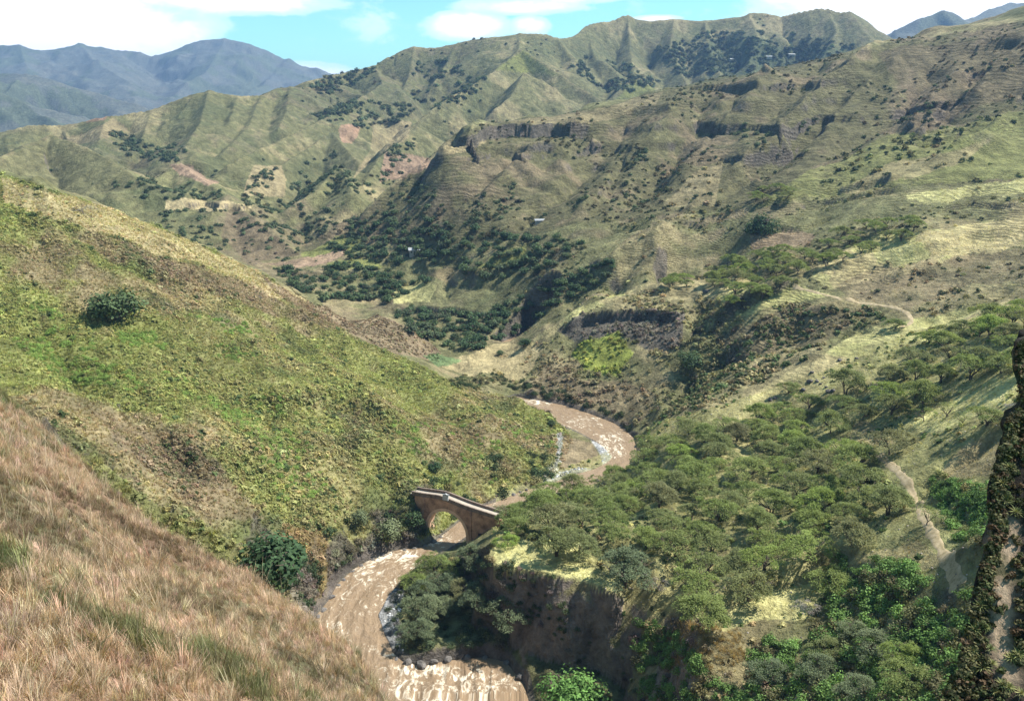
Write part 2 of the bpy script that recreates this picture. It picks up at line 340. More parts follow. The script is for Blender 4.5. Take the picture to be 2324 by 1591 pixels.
def scarp(Z, pp, h, w, up=0.0, wu=10.0, dmin=20, dmax=7000, seed=5, warp=.06, edge=1.6):
    """break of slope drawn left to right: the near side drops by h (dying out over w), the far side rises by up"""
    q = resample(pp, 24); wp = raycast(q[:, 0], q[:, 1], dmin); wp = wp[~np.isnan(wp[:, 0])]; wp = wp[wp[:, 1] < dmax]
    w2 = max(w, wu) + 5
    x0, y0 = wp[:, 0].min() - w2, wp[:, 1].min() - w2; x1, y1 = wp[:, 0].max() + w2, wp[:, 1].max() + w2
    r0, r1 = np.searchsorted(YV, [max(y0, 1), max(y1, 1)]); r1 = min(r1 + 1, NV); sx, sy = gx[r0:r1], gy[r0:r1]; m = (sx > x0) & (sx < x1)
    X_, Y_ = sx[m], sy[m]
    X2 = X_ + fbm(X_, Y_, 9, 4, seed) * w * warp; Y2 = Y_ + fbm(X_, Y_, 9, 4, seed + 7) * w * warp
    d, _, sd, tt = seg_dist(X2, Y2, wp); L_ = np.hypot(*(np.diff(wp[:, :2], axis=0).T)).sum()
    ends = sstep(0, L_ * .12, tt) * sstep(0, L_ * .12, L_ - tt)
    near = sd < 0
    f = np.where(near, -h * sstep(0, edge, d) * np.clip(1 - d / w, 0, 1), up * np.clip(1 - d / wu, 0, 1)) * ends
    sub = Z[r0:r1]; sub[m] += f; Z[r0:r1] = sub
    return Z

# ---- relief drawn on the near and middle slopes
S = [  # points, height, half width
 # left hill: hollows and ribs running down to the river
 ([(330,560),(420,700),(520,860),(640,1010),(760,1180)], -3.5, 12), ([(60,700),(160,820),(300,930),(430,1080),(520,1180)], -4.5, 12),
 ([(210,920),(330,960),(440,1060),(560,1190)], 3.2, 9), ([(600,900),(700,905),(820,915),(900,990)], 3.0, 9), ([(620,700),(760,850),(900,960),(980,1060)], 2.2, 10),
 ([(800,800),(950,900),(1060,990),(1130,1080)], -2.2, 9), ([(150,500),(260,600),(380,640)], -2.5, 10), ([(560,640),(700,760),(850,850)], -2.0, 9), ([(960,880),(1100,960),(1200,1040)], 1.6, 8),
 ([(900,1100),(820,1040),(700,940)], -1.8, 7), ([(640,1330),(690,1270),(700,1180)], 2.2, 6), ([(560,1260),(620,1200)], -2.2, 5), ([(770,1290),(790,1220)], 2, 5), ([(900,1230),(880,1150)], -2, 6),
 # middle mountain: ribs coming down to the lower left
 ([(1130,262),(1050,330),(960,400),(850,470),(760,545)], 5, 16), ([(1350,250),(1240,330),(1130,430),(1030,500),(960,560)], 6, 18), ([(1180,330),(1090,420),(980,500)], -5, 14),
 ([(1450,240),(1330,380),(1220,480),(1130,560)], -7, 18), ([(1560,215),(1480,320),(1390,420),(1300,520)], 6, 18), ([(1620,200),(1560,320),(1470,430),(1400,500)], -6, 16),
 ([(1760,160),(1690,230),(1620,300),(1560,400),(1500,480)], 6, 18), ([(1690,190),(1640,260),(1590,330)], -4, 12),
 ([(1880,130),(1780,230),(1700,300)], -5, 16), ([(2010,100),(1900,190),(1800,290),(1710,360),(1640,410),(1560,480)], 8, 16), ([(1860,280),(1790,350),(1720,400),(1640,450)], -6, 12),
 ([(2090,90),(1990,190),(1900,290),(1820,360)], 5, 14), ([(2150,120),(2060,220),(1960,300),(1860,370)], -6, 16),
 ([(2330,105),(2250,175),(2190,240),(2080,300),(1980,330)], 9, 14), ([(2280,100),(2180,200),(2080,265),(2000,300)], -8, 16), ([(2330,200),(2230,300),(2130,350)], -5, 16), ([(2400,160),(2300,260),(2200,340),(2100,400)], 6, 14),
 ([(1530,492),(1600,470),(1700,430),(1800,415)], 3.5, 9), ([(1700,470),(1800,470),(1900,440),(2000,415),(2080,425)], 4, 8), ([(1820,440),(1950,420),(2060,400)], -2.5, 8),
 ([(1250,330),(1280,400),(1230,480),(1160,520)], 3, 10), ([(1420,340),(1380,430),(1330,500)], -4, 9), ([(1330,620),(1430,570),(1530,500)], 3.5, 9), ([(1300,560),(1400,520),(1500,505)], -3, 8),
 ([(1180,800),(1250,735)], 1.2, 5),
 # mid valley knolls
 ([(1060,640),(1130,600),(1180,540)], 4, 10), ([(1200,640),(1260,560),(1300,520)], -2, 9), ([(900,620),(960,600),(990,640)], 3, 8), ([(1020,680),(1010,620),(1060,560)], -3, 7),
 # right: ravine and spurs
 ([(1440,962),(1520,900),(1590,840),(1700,800),(1800,780)], -3.0, 7), ([(1480,960),(1560,880),(1620,850)], 2.2, 4), ([(1840,640),(1700,680),(1600,740)], 3.6, 6), ([(1950,690),(1830,720),(1720,770)], 2.4, 6),
 ([(2000,740),(1900,760),(1800,800)], -2.5, 6), ([(1830,620),(1980,600),(2130,560),(2324,510)], 2.2, 8), ([(1900,640),(2050,590),(2200,545),(2330,530)], -1.6, 6), ([(1980,650),(2120,600),(2324,560)], 2.0, 6),
 ([(2070,735),(2200,700),(2324,640)], -3, 8), ([(1560,780),(1590,700),(1650,680)], -3.5, 6), ([(1700,680),(1640,720),(1600,760)], -2.5, 4),
 ([(1600,1320),(1700,1260),(1850,1190)], -1.6, 6), ([(1450,1180),(1600,1100),(1750,1060)], 1.4, 7), ([(2280,960),(2150,1060),(2080,1120)], -3, 5), ([(2230,1180),(2150,1140),(2080,1120)], -2, 4),
 ([(2250,1280),(2190,1240)], 2, 4),
]
for i, (pp, h, w) in enumerate(S): Z = stroke(Z, pp, h, w, seed=100 + i)
print('strokes', time.time() - T0)
SC = [
 ([(1030,318),(1090,300),(1150,287),(1230,287),(1310,290),(1370,300)], 7, 24, 0, 10),
 ([(1040,365),(1120,345),(1200,352),(1300,345),(1370,330)], 4, 16, 0, 8),
 ([(1560,285),(1680,283),(1800,290),(1850,262),(1990,268)], 4.5, 16, 0, 8),
 ([(1450,205),(1600,200),(1800,195),(1900,190)], 2.5, 12, 0, 8), ([(1600,360),(1750,350),(1860,350)], 3, 12, 0, 8),
 ([(2000,262),(2090,240),(2200,225)], 4.5, 14, 0, 8), ([(2060,330),(2150,310),(2200,290)], 3, 10, 0, 8), ([(2180,120),(2260,100),(2330,90)], 3, 18, 0, 6),
 ([(1262,752),(1305,722),(1370,706),(1440,708),(1500,712),(1545,724)], 3.6, 10, .5, 5), ([(1430,660),(1480,655),(1560,668),(1600,666)], 1.6, 6, 0, 4),
 ([(1560,760),(1590,745),(1600,735)], 2, 5, 0, 3),
 ([(1540,500),(1590,510),(1680,470)], 2.6, 8, 0, 4), ([(1720,510),(1820,515),(1900,480)], 2.6, 8, 0, 4), ([(1800,470),(1900,455),(1960,440),(2060,425)], 2.5, 9, 0, 4),
 ([(2120,480),(2170,465),(2250,462),(2324,470)], 2.5, 6, 0, 4), ([(1270,635),(1360,640),(1420,645)], 2, 8, 0, 4), ([(1020,640),(1080,640),(1150,652)], 2, 7, 0, 4),
 ([(620,618),(740,622),(850,620),(900,605)], 2.5, 8, .5, 4), ([(880,705),(960,700),(1050,705),(1130,712)], 3, 8, .5, 4),
 ([(1030,865),(1080,868),(1130,880),(1165,893)], 2.2, 4, .6, 4), ([(380,470),(470,462),(560,468),(590,500)], 3, 9, .5, 6),
]
for i, (pp, h, w, up, wu) in enumerate(SC): Z = scarp(Z, pp, h, w, up, wu, seed=200 + i, dmax=332 if i in (8, 9) else 7000)

# flat lying beds: ledges that follow the contours of the middle mountain
lm = sstep(330, 400, gy) * (1 - sstep(660, 740, gy)) * sstep(-.16, -.02, gx / gy) * np.clip(.55 + 1.1 * fbm(gx, gy, 120, 3, 301), 0, 1)
bz = Z / 12.5 + fbm(gx, gy, 90, 3, 302) * .35; fr_ = bz - np.floor(bz); st_ = np.where(fr_ < .28, fr_ / .28 * .75, .75 + (fr_ - .28) / .72 * .25)
Z = Z + lm * .42 * (st_ - fr_ - .20) * 12.5
# foreground shoulder on the left and the spur just beyond it
Z = tent(Z, C((-300,760,130),(-100,868,112),(60,930,100),(130,962,95),(240,1055,88),(330,1130,82),(400,1168,80),(480,1190,78),(560,1250,74),(620,1300,70),(660,1345,67),(690,1425,61),(630,1560,55)), 2.6, .35, 0.0, 14, 2.5, 121, warp=.08)
PA = lambda x, y: 92.5 - .755 * (x + 6.6) - .695 * (y - 9)
def onA(X, Y):
    a, dy, dz = ray(X, Y)
    # H + dz t = 92.5 - .755 (a t + 6.6) - .695 (dy t - 9)
    t = (92.5 - .755 * 6.6 + .695 * 9 - H) / (dz + .755 * a + .695 * dy)
    return (a * t, dy * t, H + dz * t)
SIL = [(-95.0, 80.0, 0.0), (-23.0, 33.8, 0.0)] + [onA(*p) for p in ((110,985),(180,1045),(250,1105),(330,1180),(400,1235),(480,1290),(560,1340),(640,1395),(700,1440),(760,1480),(800,1530),(838,1580),(885,1650),(940,1760),(1030,1950))]
mm = gy < 130
x_, y_ = gx[mm], gy[mm]
dS, _, sS, _ = seg_dist(x_ + fbm(x_, y_, 4, 3, 9) * .5, y_, SIL)
za = PA(x_, y_) + fbm(x_, y_, 7, 4, 8) * .55
zb = za - np.where(sS > 0, 1, 0) * (0.10 * dS + 0.9 * np.maximum(0, dS - .6))
za = np.where(sS > 0, za - 1.15 * np.maximum(0, dS - .2), za) 
za = np.where((x_ > 9) | ((sS > 0) & (dS > 14)), -99, za)
Z[mm] = np.maximum(Z[mm], za)

# fine relief
l1_ = sstep(110, 150, gy) * (1 - sstep(330, 360, gy)) * (1 - sstep(-.05, .05, gx / gy))
Z = Z + l1_ * (fbm(gx, gy, 24, 3, 311) * 1.0 + ridged(gx * 1.3 + gy * .3, gy * .8 - gx * .2, 13, 3, 312) * .55)
Z = Z + fbm(gx, gy, 11, 4, 25) * .5 * sstep(40, 120, gy) * (1 - sstep(900, 2000, gy)) + ridged(gx, gy, 26, 3, 26) * 0.5 * sstep(150, 300, gy) * (1 - sstep(900, 2000, gy))
Z = Z + fbm(gx, gy, 90, 5, 27) * 5 * sstep(700, 1400, gy) + ridged(gx, gy, 260, 3, 28, .45) * 10 * sstep(1800, 3200, gy)

# the river cuts everything down to its bed
mr = (gy > 90) & (gy < 420) & (np.abs(gx) < 140)
x_, y_ = gx[mr], gy[mr]
wob = fbm(x_, y_, 7, 3, 31) * .9
dr = sdpoly(x_, y_, RIVER) + wob * sstep(1, 5, np.abs(sdpoly(x_, y_, RIVER)))
dr = np.minimum(dr, sdpoly(x_, y_, RIVER2) )
zr = zriv(y_)
capz = zr + np.where(dr > 0, .15 + 1.9 * dr + .012 * dr ** 3, np.maximum(-2.0, .15 + dr * 1.2))
zz = np.minimum(Z[mr], capz)
GORGE = [PZ(X, Y, 3.0)[:2] for X, Y in ((905,1480),(885,1400),(905,1345),(960,1305),(1040,1285),(1085,1350),(1108,1440),(1180,1476),(1250,1502),(1330,1514),(1395,1552),(1445,1625),(1480,1720),(1200,1720),(1190,1552),(1150,1502),(1010,1497))]
dg = sdpoly(x_ + fbm(x_, y_, 6, 4, 33) * 1.1, y_ + fbm(x_, y_, 6, 4, 34) * 1.1, GORGE)
zz = np.minimum(zz, 2.6 + fbm(x_, y_, 7, 3, 35) * .8 + np.where(dg > 0, 3.4 * dg, 0) + np.where(dg < 0, np.minimum(0, dg * .12 + .5), 0))
def shelf(zz, pp, z0, z1, fall=3.2, blend=4.0):
    P_ = np.array([PZ(X, Y, z) for X, Y, z in pp]); A_ = np.c_[P_[:, :2], np.ones(len(P_))]; cf = np.linalg.lstsq(A_, P_[:, 2], rcond=None)[0]
    ds = sdpoly(x_ + fbm(x_, y_, 5, 4, 36) * .8, y_ + fbm(x_, y_, 5, 4, 37) * .8, [tuple(p[:2]) for p in P_]); pl = cf[0] * x_ + cf[1] * y_ + cf[2] + fbm(x_, y_, 5, 3, 38) * .12
    zz = np.maximum(zz, pl - fall * np.maximum(ds, 0)); k = sstep(blend, 0, ds); return np.where(zz > pl, pl * k + zz * (1 - k), zz)
zz = shelf(zz, [(1112,1268,16.4),(1118,1243,16.4),(1170,1224,16.6),(1250,1214,16.8),(1340,1222,17.2),(1430,1290,18),(1400,1342,17.6),(1325,1318,17),(1250,1304,16.8),(1180,1288,16.5)], 0, 0)
zz = shelf(zz, [(1590,1412,21.5),(1680,1372,23),(1800,1326,25),(1890,1318,26),(1900,1360,26),(1850,1400,25),(1760,1400,24),(1650,1428,22)], 0, 0)
zz = np.where((dr > 0), np.maximum(zz, zr + .12), zz)
bar = [PR(*p)[:2] for p in ((1395,1045),(1385,1022),(1350,1000),(1300,982),(1268,985),(1265,1040),(1240,1075),(1200,1098),(1260,1092),(1310,1074),(1370,1055))]
db = sdpoly(x_, y_, bar); zz = np.where((db < 0) & (dr > 0), np.minimum(zz, zr + .35 + .8 * (1 - np.exp(-np.maximum(dr, 0) * .12)) ), zz)
zz = np.where(dr > 0, np.maximum(zz, zr + .12), zz)
Z[mr] = zz
DR = np.full(Z.shape, 99.0); DR[mr] = dr
print('terrain', time.time() - T0, Z.min(), Z.max())
VX, VY = proj(gx, gy, Z)
# what can be seen from round about the camera
tanv = (Z - H) / gy; cm = np.maximum.accumulate(tanv, 0); VIS = tanv > cm - 0.035

def grid_mesh(name, X, Y, Zz, cols=None):
    nv, nu = X.shape
    me = bpy.data.meshes.new(name)
    co = np.stack([X, Y, Zz], -1).reshape(-1, 3).astype(np.float32)
    i = np.arange(nv * nu, dtype=np.int32).reshape(nv, nu)
    f = np.stack([i[:-1, :-1], i[:-1, 1:], i[1:, 1:], i[1:, :-1]], -1).reshape(-1, 4)
    me.vertices.add(len(co)); me.vertices.foreach_set('co', co.ravel())
    me.loops.add(f.size); me.loops.foreach_set('vertex_index', f.ravel())
    me.polygons.add(len(f)); me.polygons.foreach_set('loop_start', np.arange(0, f.size, 4, dtype=np.int32))
    me.polygons.foreach_set('use_smooth', np.ones(len(f), bool))
    me.update(calc_edges=True)
    if cols is not None:
        at = me.color_attributes.new('tint', 'FLOAT_COLOR', 'POINT')
        at.data.foreach_set('color', cols.reshape(-1, 4).astype(np.float32).ravel())
    o = bpy.data.objects.new(name, me); col.objects.link(o); return o

# ------------------------------------------------------------------ land cover
rng = np.random.default_rng(7)
WXn = fbm(gx, gy, 1.0, 1, 0) * 0
sc_ = np.clip(gy / 200.0, .3, 8)
WPX = VX + fbm(gx / sc_, gy / sc_, 9, 4, 41) * 13; WPY = VY + fbm(gx / sc_, gy / sc_, 9, 4, 47) * 9
def area(pp, d0=0, d1=1e5, warp=True):
    """vertices of the ground inside an outline seen in the photo, within a range of distances"""
    pp = np.array(pp, float); px, py = (WPX, WPY) if warp else (VX, VY)
    m = (px > pp[:, 0].min()) & (px < pp[:, 0].max()) & (py > pp[:, 1].min()) & (py < pp[:, 1].max()) & (gy > d0) & (gy < d1)
    idx = np.nonzero(m); ins = inpoly(px[idx], py[idx], pp)
    o = np.zeros(Z.shape, bool); o[idx[0][ins], idx[1][ins]] = True
    return o
def boxblur(a, r):
    def b1(a, r, ax):
        p = np.concatenate([np.repeat(np.take(a, [0], ax), r + 1, ax), a, np.repeat(np.take(a, [-1], ax), r, ax)], ax)
        c = np.cumsum(p, ax); n = a.shape[ax]
        return (np.take(c, np.arange(2 * r + 1, n + 2 * r + 1), ax) - np.take(c, np.arange(0, n), ax)) / (2 * r + 1)
    return b1(b1(a, r, 0), r, 1)
k_ = 1 if not QUICK else .5
conc = boxblur(Z, int(9 * k_)) - Z; conc = conc / (gy * .012 + .5)          # hollows positive, ridges negative
dzx = np.gradient(Z, axis=1) / np.maximum(np.gradient(gx, axis=1), 1e-4); dzy = np.gradient(Z, axis=0) / np.gradient(gy, axis=0) - U[None] * dzx
slope = np.sqrt(dzx ** 2 + dzy ** 2)
n1_ = fbm(gx, gy, 40, 5, 51); n2_ = fbm(gx, gy, 9, 4, 52); n3_ = fbm(gx, gy, 150, 4, 53); n4_ = fbm(gx, gy, 3.0, 3, 54)
OLIVE = np.array([.150, .146, .068]); LIME = np.array([.200, .212, .066]); TAN = np.array([.310, .250, .140]); BROWN = np.array([.160, .120, .078]); SCRUB = np.array([.062, .078, .036])
PINK = np.array([.36, .22, .15]); EARTH = np.array([.40, .27, .19]); ROCK = np.array([.085, .073, .066]); GRAVEL = np.array([.33, .33, .33]); PALE = np.array([.48, .45, .20])
COL = np.empty(Z.shape + (3,), np.float32); COL[:] = OLIVE
def lay(m, c, s=1.0):
    global COL
    if m.dtype == bool:
        COL[m] = COL[m] * (1 - s) + c * s
    else:
        w_ = (np.clip(m, 0, 1) * s)[..., None].astype(np.float32); COL = COL * (1 - w_) + c.astype(np.float32) * w_
far = gy > 420
lay(sstep(.1, .9, n1_ + .5 * n2_), TAN, .55)
lay(sstep(.2, 1.0, -n1_ + .6 * n2_), SCRUB, .5)
lay(sstep(.15, .9, n3_ * .8 + .4 * n2_), BROWN, .6)
lay(sstep(.1, 1.2, -conc), TAN, .45); lay(sstep(.15, 1.3, conc), SCRUB, .65)
L1P = [(-300,380),(0,395),(200,458),(340,508),(480,568),(600,626),(700,690),(800,765),(960,832),(1040,880),(1180,905),(1250,940),(1300,1000),(1260,1080),(1100,1150),(960,1240),(760,1330),(700,1440),(560,1250),(130,960),(-300,800)]
mL1 = area(L1P, 100, 345, False)
c1 = OLIVE * 1.15
for m_, c_, s_ in ((np.ones_like(n1_), LIME * 1.02 + OLIVE * .1, .75), (sstep(.0, .8, n1_ * .8 + n2_ * .5), BROWN * 1.25, .75), (sstep(.2, .9, fbm(gx, gy, 28, 5, 61)), TAN * .9, .5), (sstep(.3, 1, fbm(gx, gy, 16, 5, 62)), SCRUB, .6)):
    lay(m_ * mL1, c_, s_)
lay(area([(0,395),(200,458),(340,508),(600,626),(700,690),(620,680),(480,610),(330,570),(200,520),(60,470),(0,450)], 200, 345), TAN * 1.15, .75)
lay(area([(230,540),(420,600),(600,660),(720,740),(620,720),(440,650),(330,600)], 200, 345), BROWN * 1.2, .6)
lay(area([(600,626),(690,690),(860,712),(930,748),(1005,800),(1000,830),(860,800),(740,730),(660,700)], 290, 345), BROWN * 1.25, .8)
lay(area([(240,760),(420,700),(560,760),(640,900),(700,1040),(560,1000),(420,900),(300,850)], 100, 330), LIME * .8, .6)
lay(area([(0,640),(120,700),(220,780),(330,900),(150,860),(0,760)], 100, 330), LIME * .7, .5)
lay(area([(210,930),(330,940),(470,1040),(600,1180),(480,1180),(330,1080)], 100, 330), BROWN * 1.2, .55)
lay(area([(640,1190),(740,1220),(770,1330),(700,1400),(640,1300)], 100, 200), np.array([.24, .15, .08]), .6)
lay(area([(130,960),(330,1110),(480,1180),(560,1250),(700,1430),(650,1420),(500,1300),(330,1200),(180,1060),(60,960)], 50, 130), LIME * .8, .6)
# middle mountain
RMP = [(1030,300),(1370,232),(1640,172),(1900,118),(2600,10),(2600,420),(2070,420),(1800,450),(1530,492),(1300,500),(1130,560),(800,560),(640,590),(850,470),(985,350)]
mRM = area(RMP, 300, 720)
lay(mRM, OLIVE * .48 + TAN * .12, .85); lay(sstep(0, .9, n1_ + n2_ * .6) * mRM, BROWN * 1.1, .6); lay(sstep(.2, 1.1, conc) * mRM, SCRUB, .6)
lay(area([(1030,310),(1100,330),(1010,350),(880,440),(940,380)], 300, 720), TAN, .7); lay(area([(1050,300),(1370,236),(1500,205),(1480,240),(1300,280),(1120,286)], 300, 720), TAN * .8, .6)
lay(area([(1560,400),(1640,370),(1620,470),(1540,480),(1500,460)], 300, 720), TAN, .5)
lay(area([(1700,470),(1850,380),(2000,320),(2600,200),(2600,400),(2070,420),(1900,440),(1750,460)], 200, 560), LIME * .75 + OLIVE * .2, .65)
lay(area([(1900,430),(2050,370),(2250,320),(2200,360),(2060,410),(1950,440)], 200, 560), TAN * .9, .6)
lay(area([(2000,120),(2600,40),(2600,200),(2230,240),(2100,300),(2050,200)], 400, 720), BROWN * .9, .5)
lay(area([(2050,440),(2600,385),(2600,440),(2200,450),(2100,465)], 200, 400), PALE, .6)
# pale grass spurs on the right
for q in ([(1830,620),(1900,570),(2000,540),(2130,520),(2600,470),(2600,530),(2150,590),(2000,640),(1880,650)], [(1480,652),(1560,645),(1640,650),(1700,600),(1720,640),(1640,690),(1560,668)], [(1240,740),(1310,690),(1400,655),(1480,650),(1420,664),(1320,700),(1240,760),(1180,800)],
          [(1600,740),(1700,690),(1800,650),(1880,660),(1800,690),(1700,730),(1640,760)], [(1680,910),(1780,850),(1900,780),(2040,730),(2100,720),(2600,640),(2600,700),(2100,770),(1900,840),(1760,890)],
          [(1700,905),(1800,850),(1900,850),(1880,880),(1780,910)], [(2060,960),(2200,900),(2300,850),(2310,890),(2200,960),(2100,990)], [(1115,1300),(1118,1250),(1170,1228),(1300,1235),(1350,1310),(1250,1302)], [(1600,1400),(1680,1370),(1800,1325),(1860,1320),(1850,1350),(1760,1390),(1640,1415)]):
    m_ = area(q, 60, 420); lay(m_, PALE * .86, .78); lay(m_ & (n2_ > .25), LIME, .35); lay(m_ & (n1_ > .5), EARTH, .3)
lay(area([(1000,830),(1060,800),(1180,782),(1230,790),(1210,830),(1170,880),(1090,850)], 280, 345), TAN * 1.05 + LIME * .1, .85)
lay(area([(960,815),(1010,805),(1060,812),(1000,835)], 280, 345), np.array([.13, .19, .08]), .9)
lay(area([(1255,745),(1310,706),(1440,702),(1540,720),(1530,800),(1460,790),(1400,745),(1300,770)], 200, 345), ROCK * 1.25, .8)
lay(area([(1310,770),(1400,745),(1440,800),(1400,850),(1320,830),(1290,800)], 200, 345), np.array([.22, .25, .05]), .85)
lay(area([(1180,870),(1250,850),(1420,860),(1500,900),(1430,975),(1300,925),(1200,905)], 200, 345), BROWN * 1.2, .55)
lay(area([(1480,900),(1560,860),(1700,840),(1680,900),(1560,930),(1450,970)], 200, 345), OLIVE * .9, .5)
lay(area([(1600,740),(1760,690),(1900,690),(1980,720),(1900,760),(1760,800),(1640,790)], 200, 345), BROWN, .5)
lay(area([(1900,640),(2100,590),(2600,550),(2600,640),(2200,650),(2060,700),(1950,690)], 150, 345), BROWN * 1.1, .45)
lay(area([(1700,525),(1850,530),(1830,560),(1700,560)], 250, 420), EARTH * .75, .6)
lay(area([(2130,1080),(2200,1010),(2600,920),(2600,1000),(2260,1080),(2160,1100)], 60, 220), EARTH * .85, .8)
lay(area([(1960,960),(2010,970),(2030,1010),(1960,1010),(1930,990)], 60, 260), EARTH * .9, .8)
lay(area([(1880,1270),(1950,1260),(2080,1230),(2160,1280),(2100,1300),(1950,1300)], 60, 260), EARTH * .8, .6)
lay(area([(1550,510),(1700,470),(1690,490),(1580,520)], 300, 420), BROWN * 1.3, .6)
# far fields; lime triangles are sunlit spur facets, light put into the colour
FIELDS_LIT_FACETS = [([(775,290),(825,290),(815,320),(800,335),(778,330),(770,305)], 600, 1100, PINK * 1.05), ([(180,258),(238,255),(215,275),(160,272)], 800, 1300, PINK * .95),
          ([(590,382),(640,378),(650,410),(648,450),(545,450),(560,415)], 500, 900, TAN * 1.0), ([(375,450),(440,455),(540,463),(585,470),(560,480),(375,478)], 450, 800, TAN * 1.25),
          ([(380,370),(430,380),(500,420),(470,420),(400,400)], 500, 900, EARTH * .8), ([(860,270),(940,275),(930,320),(860,360),(800,420),(850,340)], 500, 1000, TAN * .95), ([(880,350),(1000,370),(950,400),(870,420)], 400, 900, EARTH * .7),
          ([(600,600),(680,580),(760,545),(830,548),(820,580),(700,600),(640,615)], 400, 560, LIME * .9), ([(610,605),(700,585),(790,570),(780,590),(680,610)], 400, 560, EARTH * .8), ([(740,600),(860,592),(880,612),(740,622)], 380, 520, LIME),
          ([(900,660),(960,640),(1000,650),(980,690),(900,695)], 330, 460, PALE * .8), ([(1120,170),(1178,115),(1260,165)], 900, 1300, LIME * .8), ([(1390,220),(1440,170),(1500,212)], 900, 1300, LIME * .75), ([(0,340),(100,320),(180,300),(240,270),(300,300),(200,320)], 700, 1200, TAN * .8),
          ([(1080,610),(1150,570),(1190,560),(1180,600),(1100,625)], 330, 500, LIME * .8), ([(980,630),(1020,600),(1070,610),(1040,640)], 330, 520, TAN * .7)]
for q, a_, b_, c_ in FIELDS_LIT_FACETS: lay(area(q, a_, b_), c_, .85)
mfar = gy > 620
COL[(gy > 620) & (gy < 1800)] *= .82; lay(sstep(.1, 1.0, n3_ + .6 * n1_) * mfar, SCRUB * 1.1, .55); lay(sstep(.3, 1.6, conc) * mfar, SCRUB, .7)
lay(area([(1600,100),(1700,80),(1800,110),(2000,110),(2010,130),(1760,160),(1650,175),(1590,150)], 1000, 1500), SCRUB, .85)
lay(area([(-200,420),(0,362),(60,330),(116,310),(215,346),(300,400),(330,430),(200,440)], 520, 700), OLIVE * .72 + BROWN * .15, .7)  # foothill face darkened: shade contrast put into the colour
lay(area([(520,470),(580,498),(645,552),(692,592),(640,612),(560,600),(500,540)], 430, 620), BROWN * .9, .65)  # right flank of the next foothill browned, shade painted for relief
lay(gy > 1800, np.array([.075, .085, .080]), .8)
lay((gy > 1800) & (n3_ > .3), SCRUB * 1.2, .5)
# rock where it is too steep for plants, gravel and sand along the river
lay(sstep(1.15, 1.9, slope + n2_ * .25) * (gy < 700) * (gy > 40), ROCK * 1.2, .8)
lay((DR > -1) & (DR < 1.1) & (gy > 90), ROCK * 1.3, .8)
lay(area([(1340,998),(1395,1022),(1400,1052),(1370,1062),(1362,1030)], 200, 280, False), GRAVEL, .95)
lay(area([(1215,1108),(1230,1080),(1310,1062),(1345,1064),(1300,1085)], 180, 280, False), GRAVEL, .95)
lay(area([(1262,985),(1278,985),(1272,1040),(1258,1075),(1240,1080),(1262,1040)], 200, 280, False), GRAVEL, .8)
lay(area([(870,1340),(920,1330),(905,1400),(915,1480),(890,1470),(855,1400)], 100, 170, False), GRAVEL * .7, .9)
lay(area([(1278,990),(1345,1005),(1362,1040),(1340,1060),(1270,1062)], 200, 280, False), BROWN * 1.5, .7)
lay(area([(1100,1300),(1250,1300),(1400,1350),(1600,1430),(1640,1600),(1200,1600)], 90, 150) & (slope > 1.2), np.array([.20, .165, .14]), .8)
lay(area([(1110,1240),(1130,1110),(1290,1060),(1440,1000),(1480,960),(1600,930),(1700,900),(1850,850),(2050,760),(2600,640),(2600,1400),(1900,1300),(1640,1400),(1480,1400),(1350,1320),(1112,1262)], 55, 235, False), PALE * .55 + LIME * .25, .5)
for q in ([(1115,1300),(1118,1250),(1170,1228),(1300,1230),(1400,1300),(1390,1340),(1320,1312),(1250,1302)], [(1590,1412),(1680,1368),(1800,1322),(1890,1318),(1880,1360),(1850,1400),(1760,1402),(1640,1425)], [(2060,960),(2200,900),(2300,850),(2400,860),(2320,900),(2200,960),(2100,990)]):
    lay(area(q, 60, 260), PALE * .95, .85)
# foreground shoulder
mL0 = (gy < 60) & (gx < 8)
lay(mL0, PINK * .62, .9); lay(mL0 & (fbm(gx, gy, 3.5, 4, 71) > .35), SCRUB * 1.3, .7)
COL *= (1 + .16 * n4_ + .10 * n2_)[..., None].astype(np.float32)
TERR = np.zeros(Z.shape, np.float32)                                   # where cattle have trodden little terraces
TERR[mRM] = 1.15
TERR[area([(1240,760),(1310,690),(1480,650),(1800,650),(2100,720),(2060,760),(1760,890),(1640,780),(1560,680),(1420,690)], 150, 345)] = 1
TERR[area([(1530,492),(1800,450),(2600,380),(2600,680),(2070,720),(1830,650),(1840,600),(1700,560),(1450,620),(1200,700),(1150,620)], 150, 420)] = 1
TERR[area([(1030,640),(1300,520),(1530,500),(1500,600),(1300,640),(1100,690)], 250, 520)] = .8
TERR *= np.clip(.65 + .8 * fbm(gx, gy, 30, 3, 77), 0, 1.2) * (slope > .08)
tint = np.concatenate([np.clip(COL, .01, 1), TERR[..., None]], -1)
ground = grid_mesh('ground', gx, gy, Z, tint); ground['kind'] = 'structure'

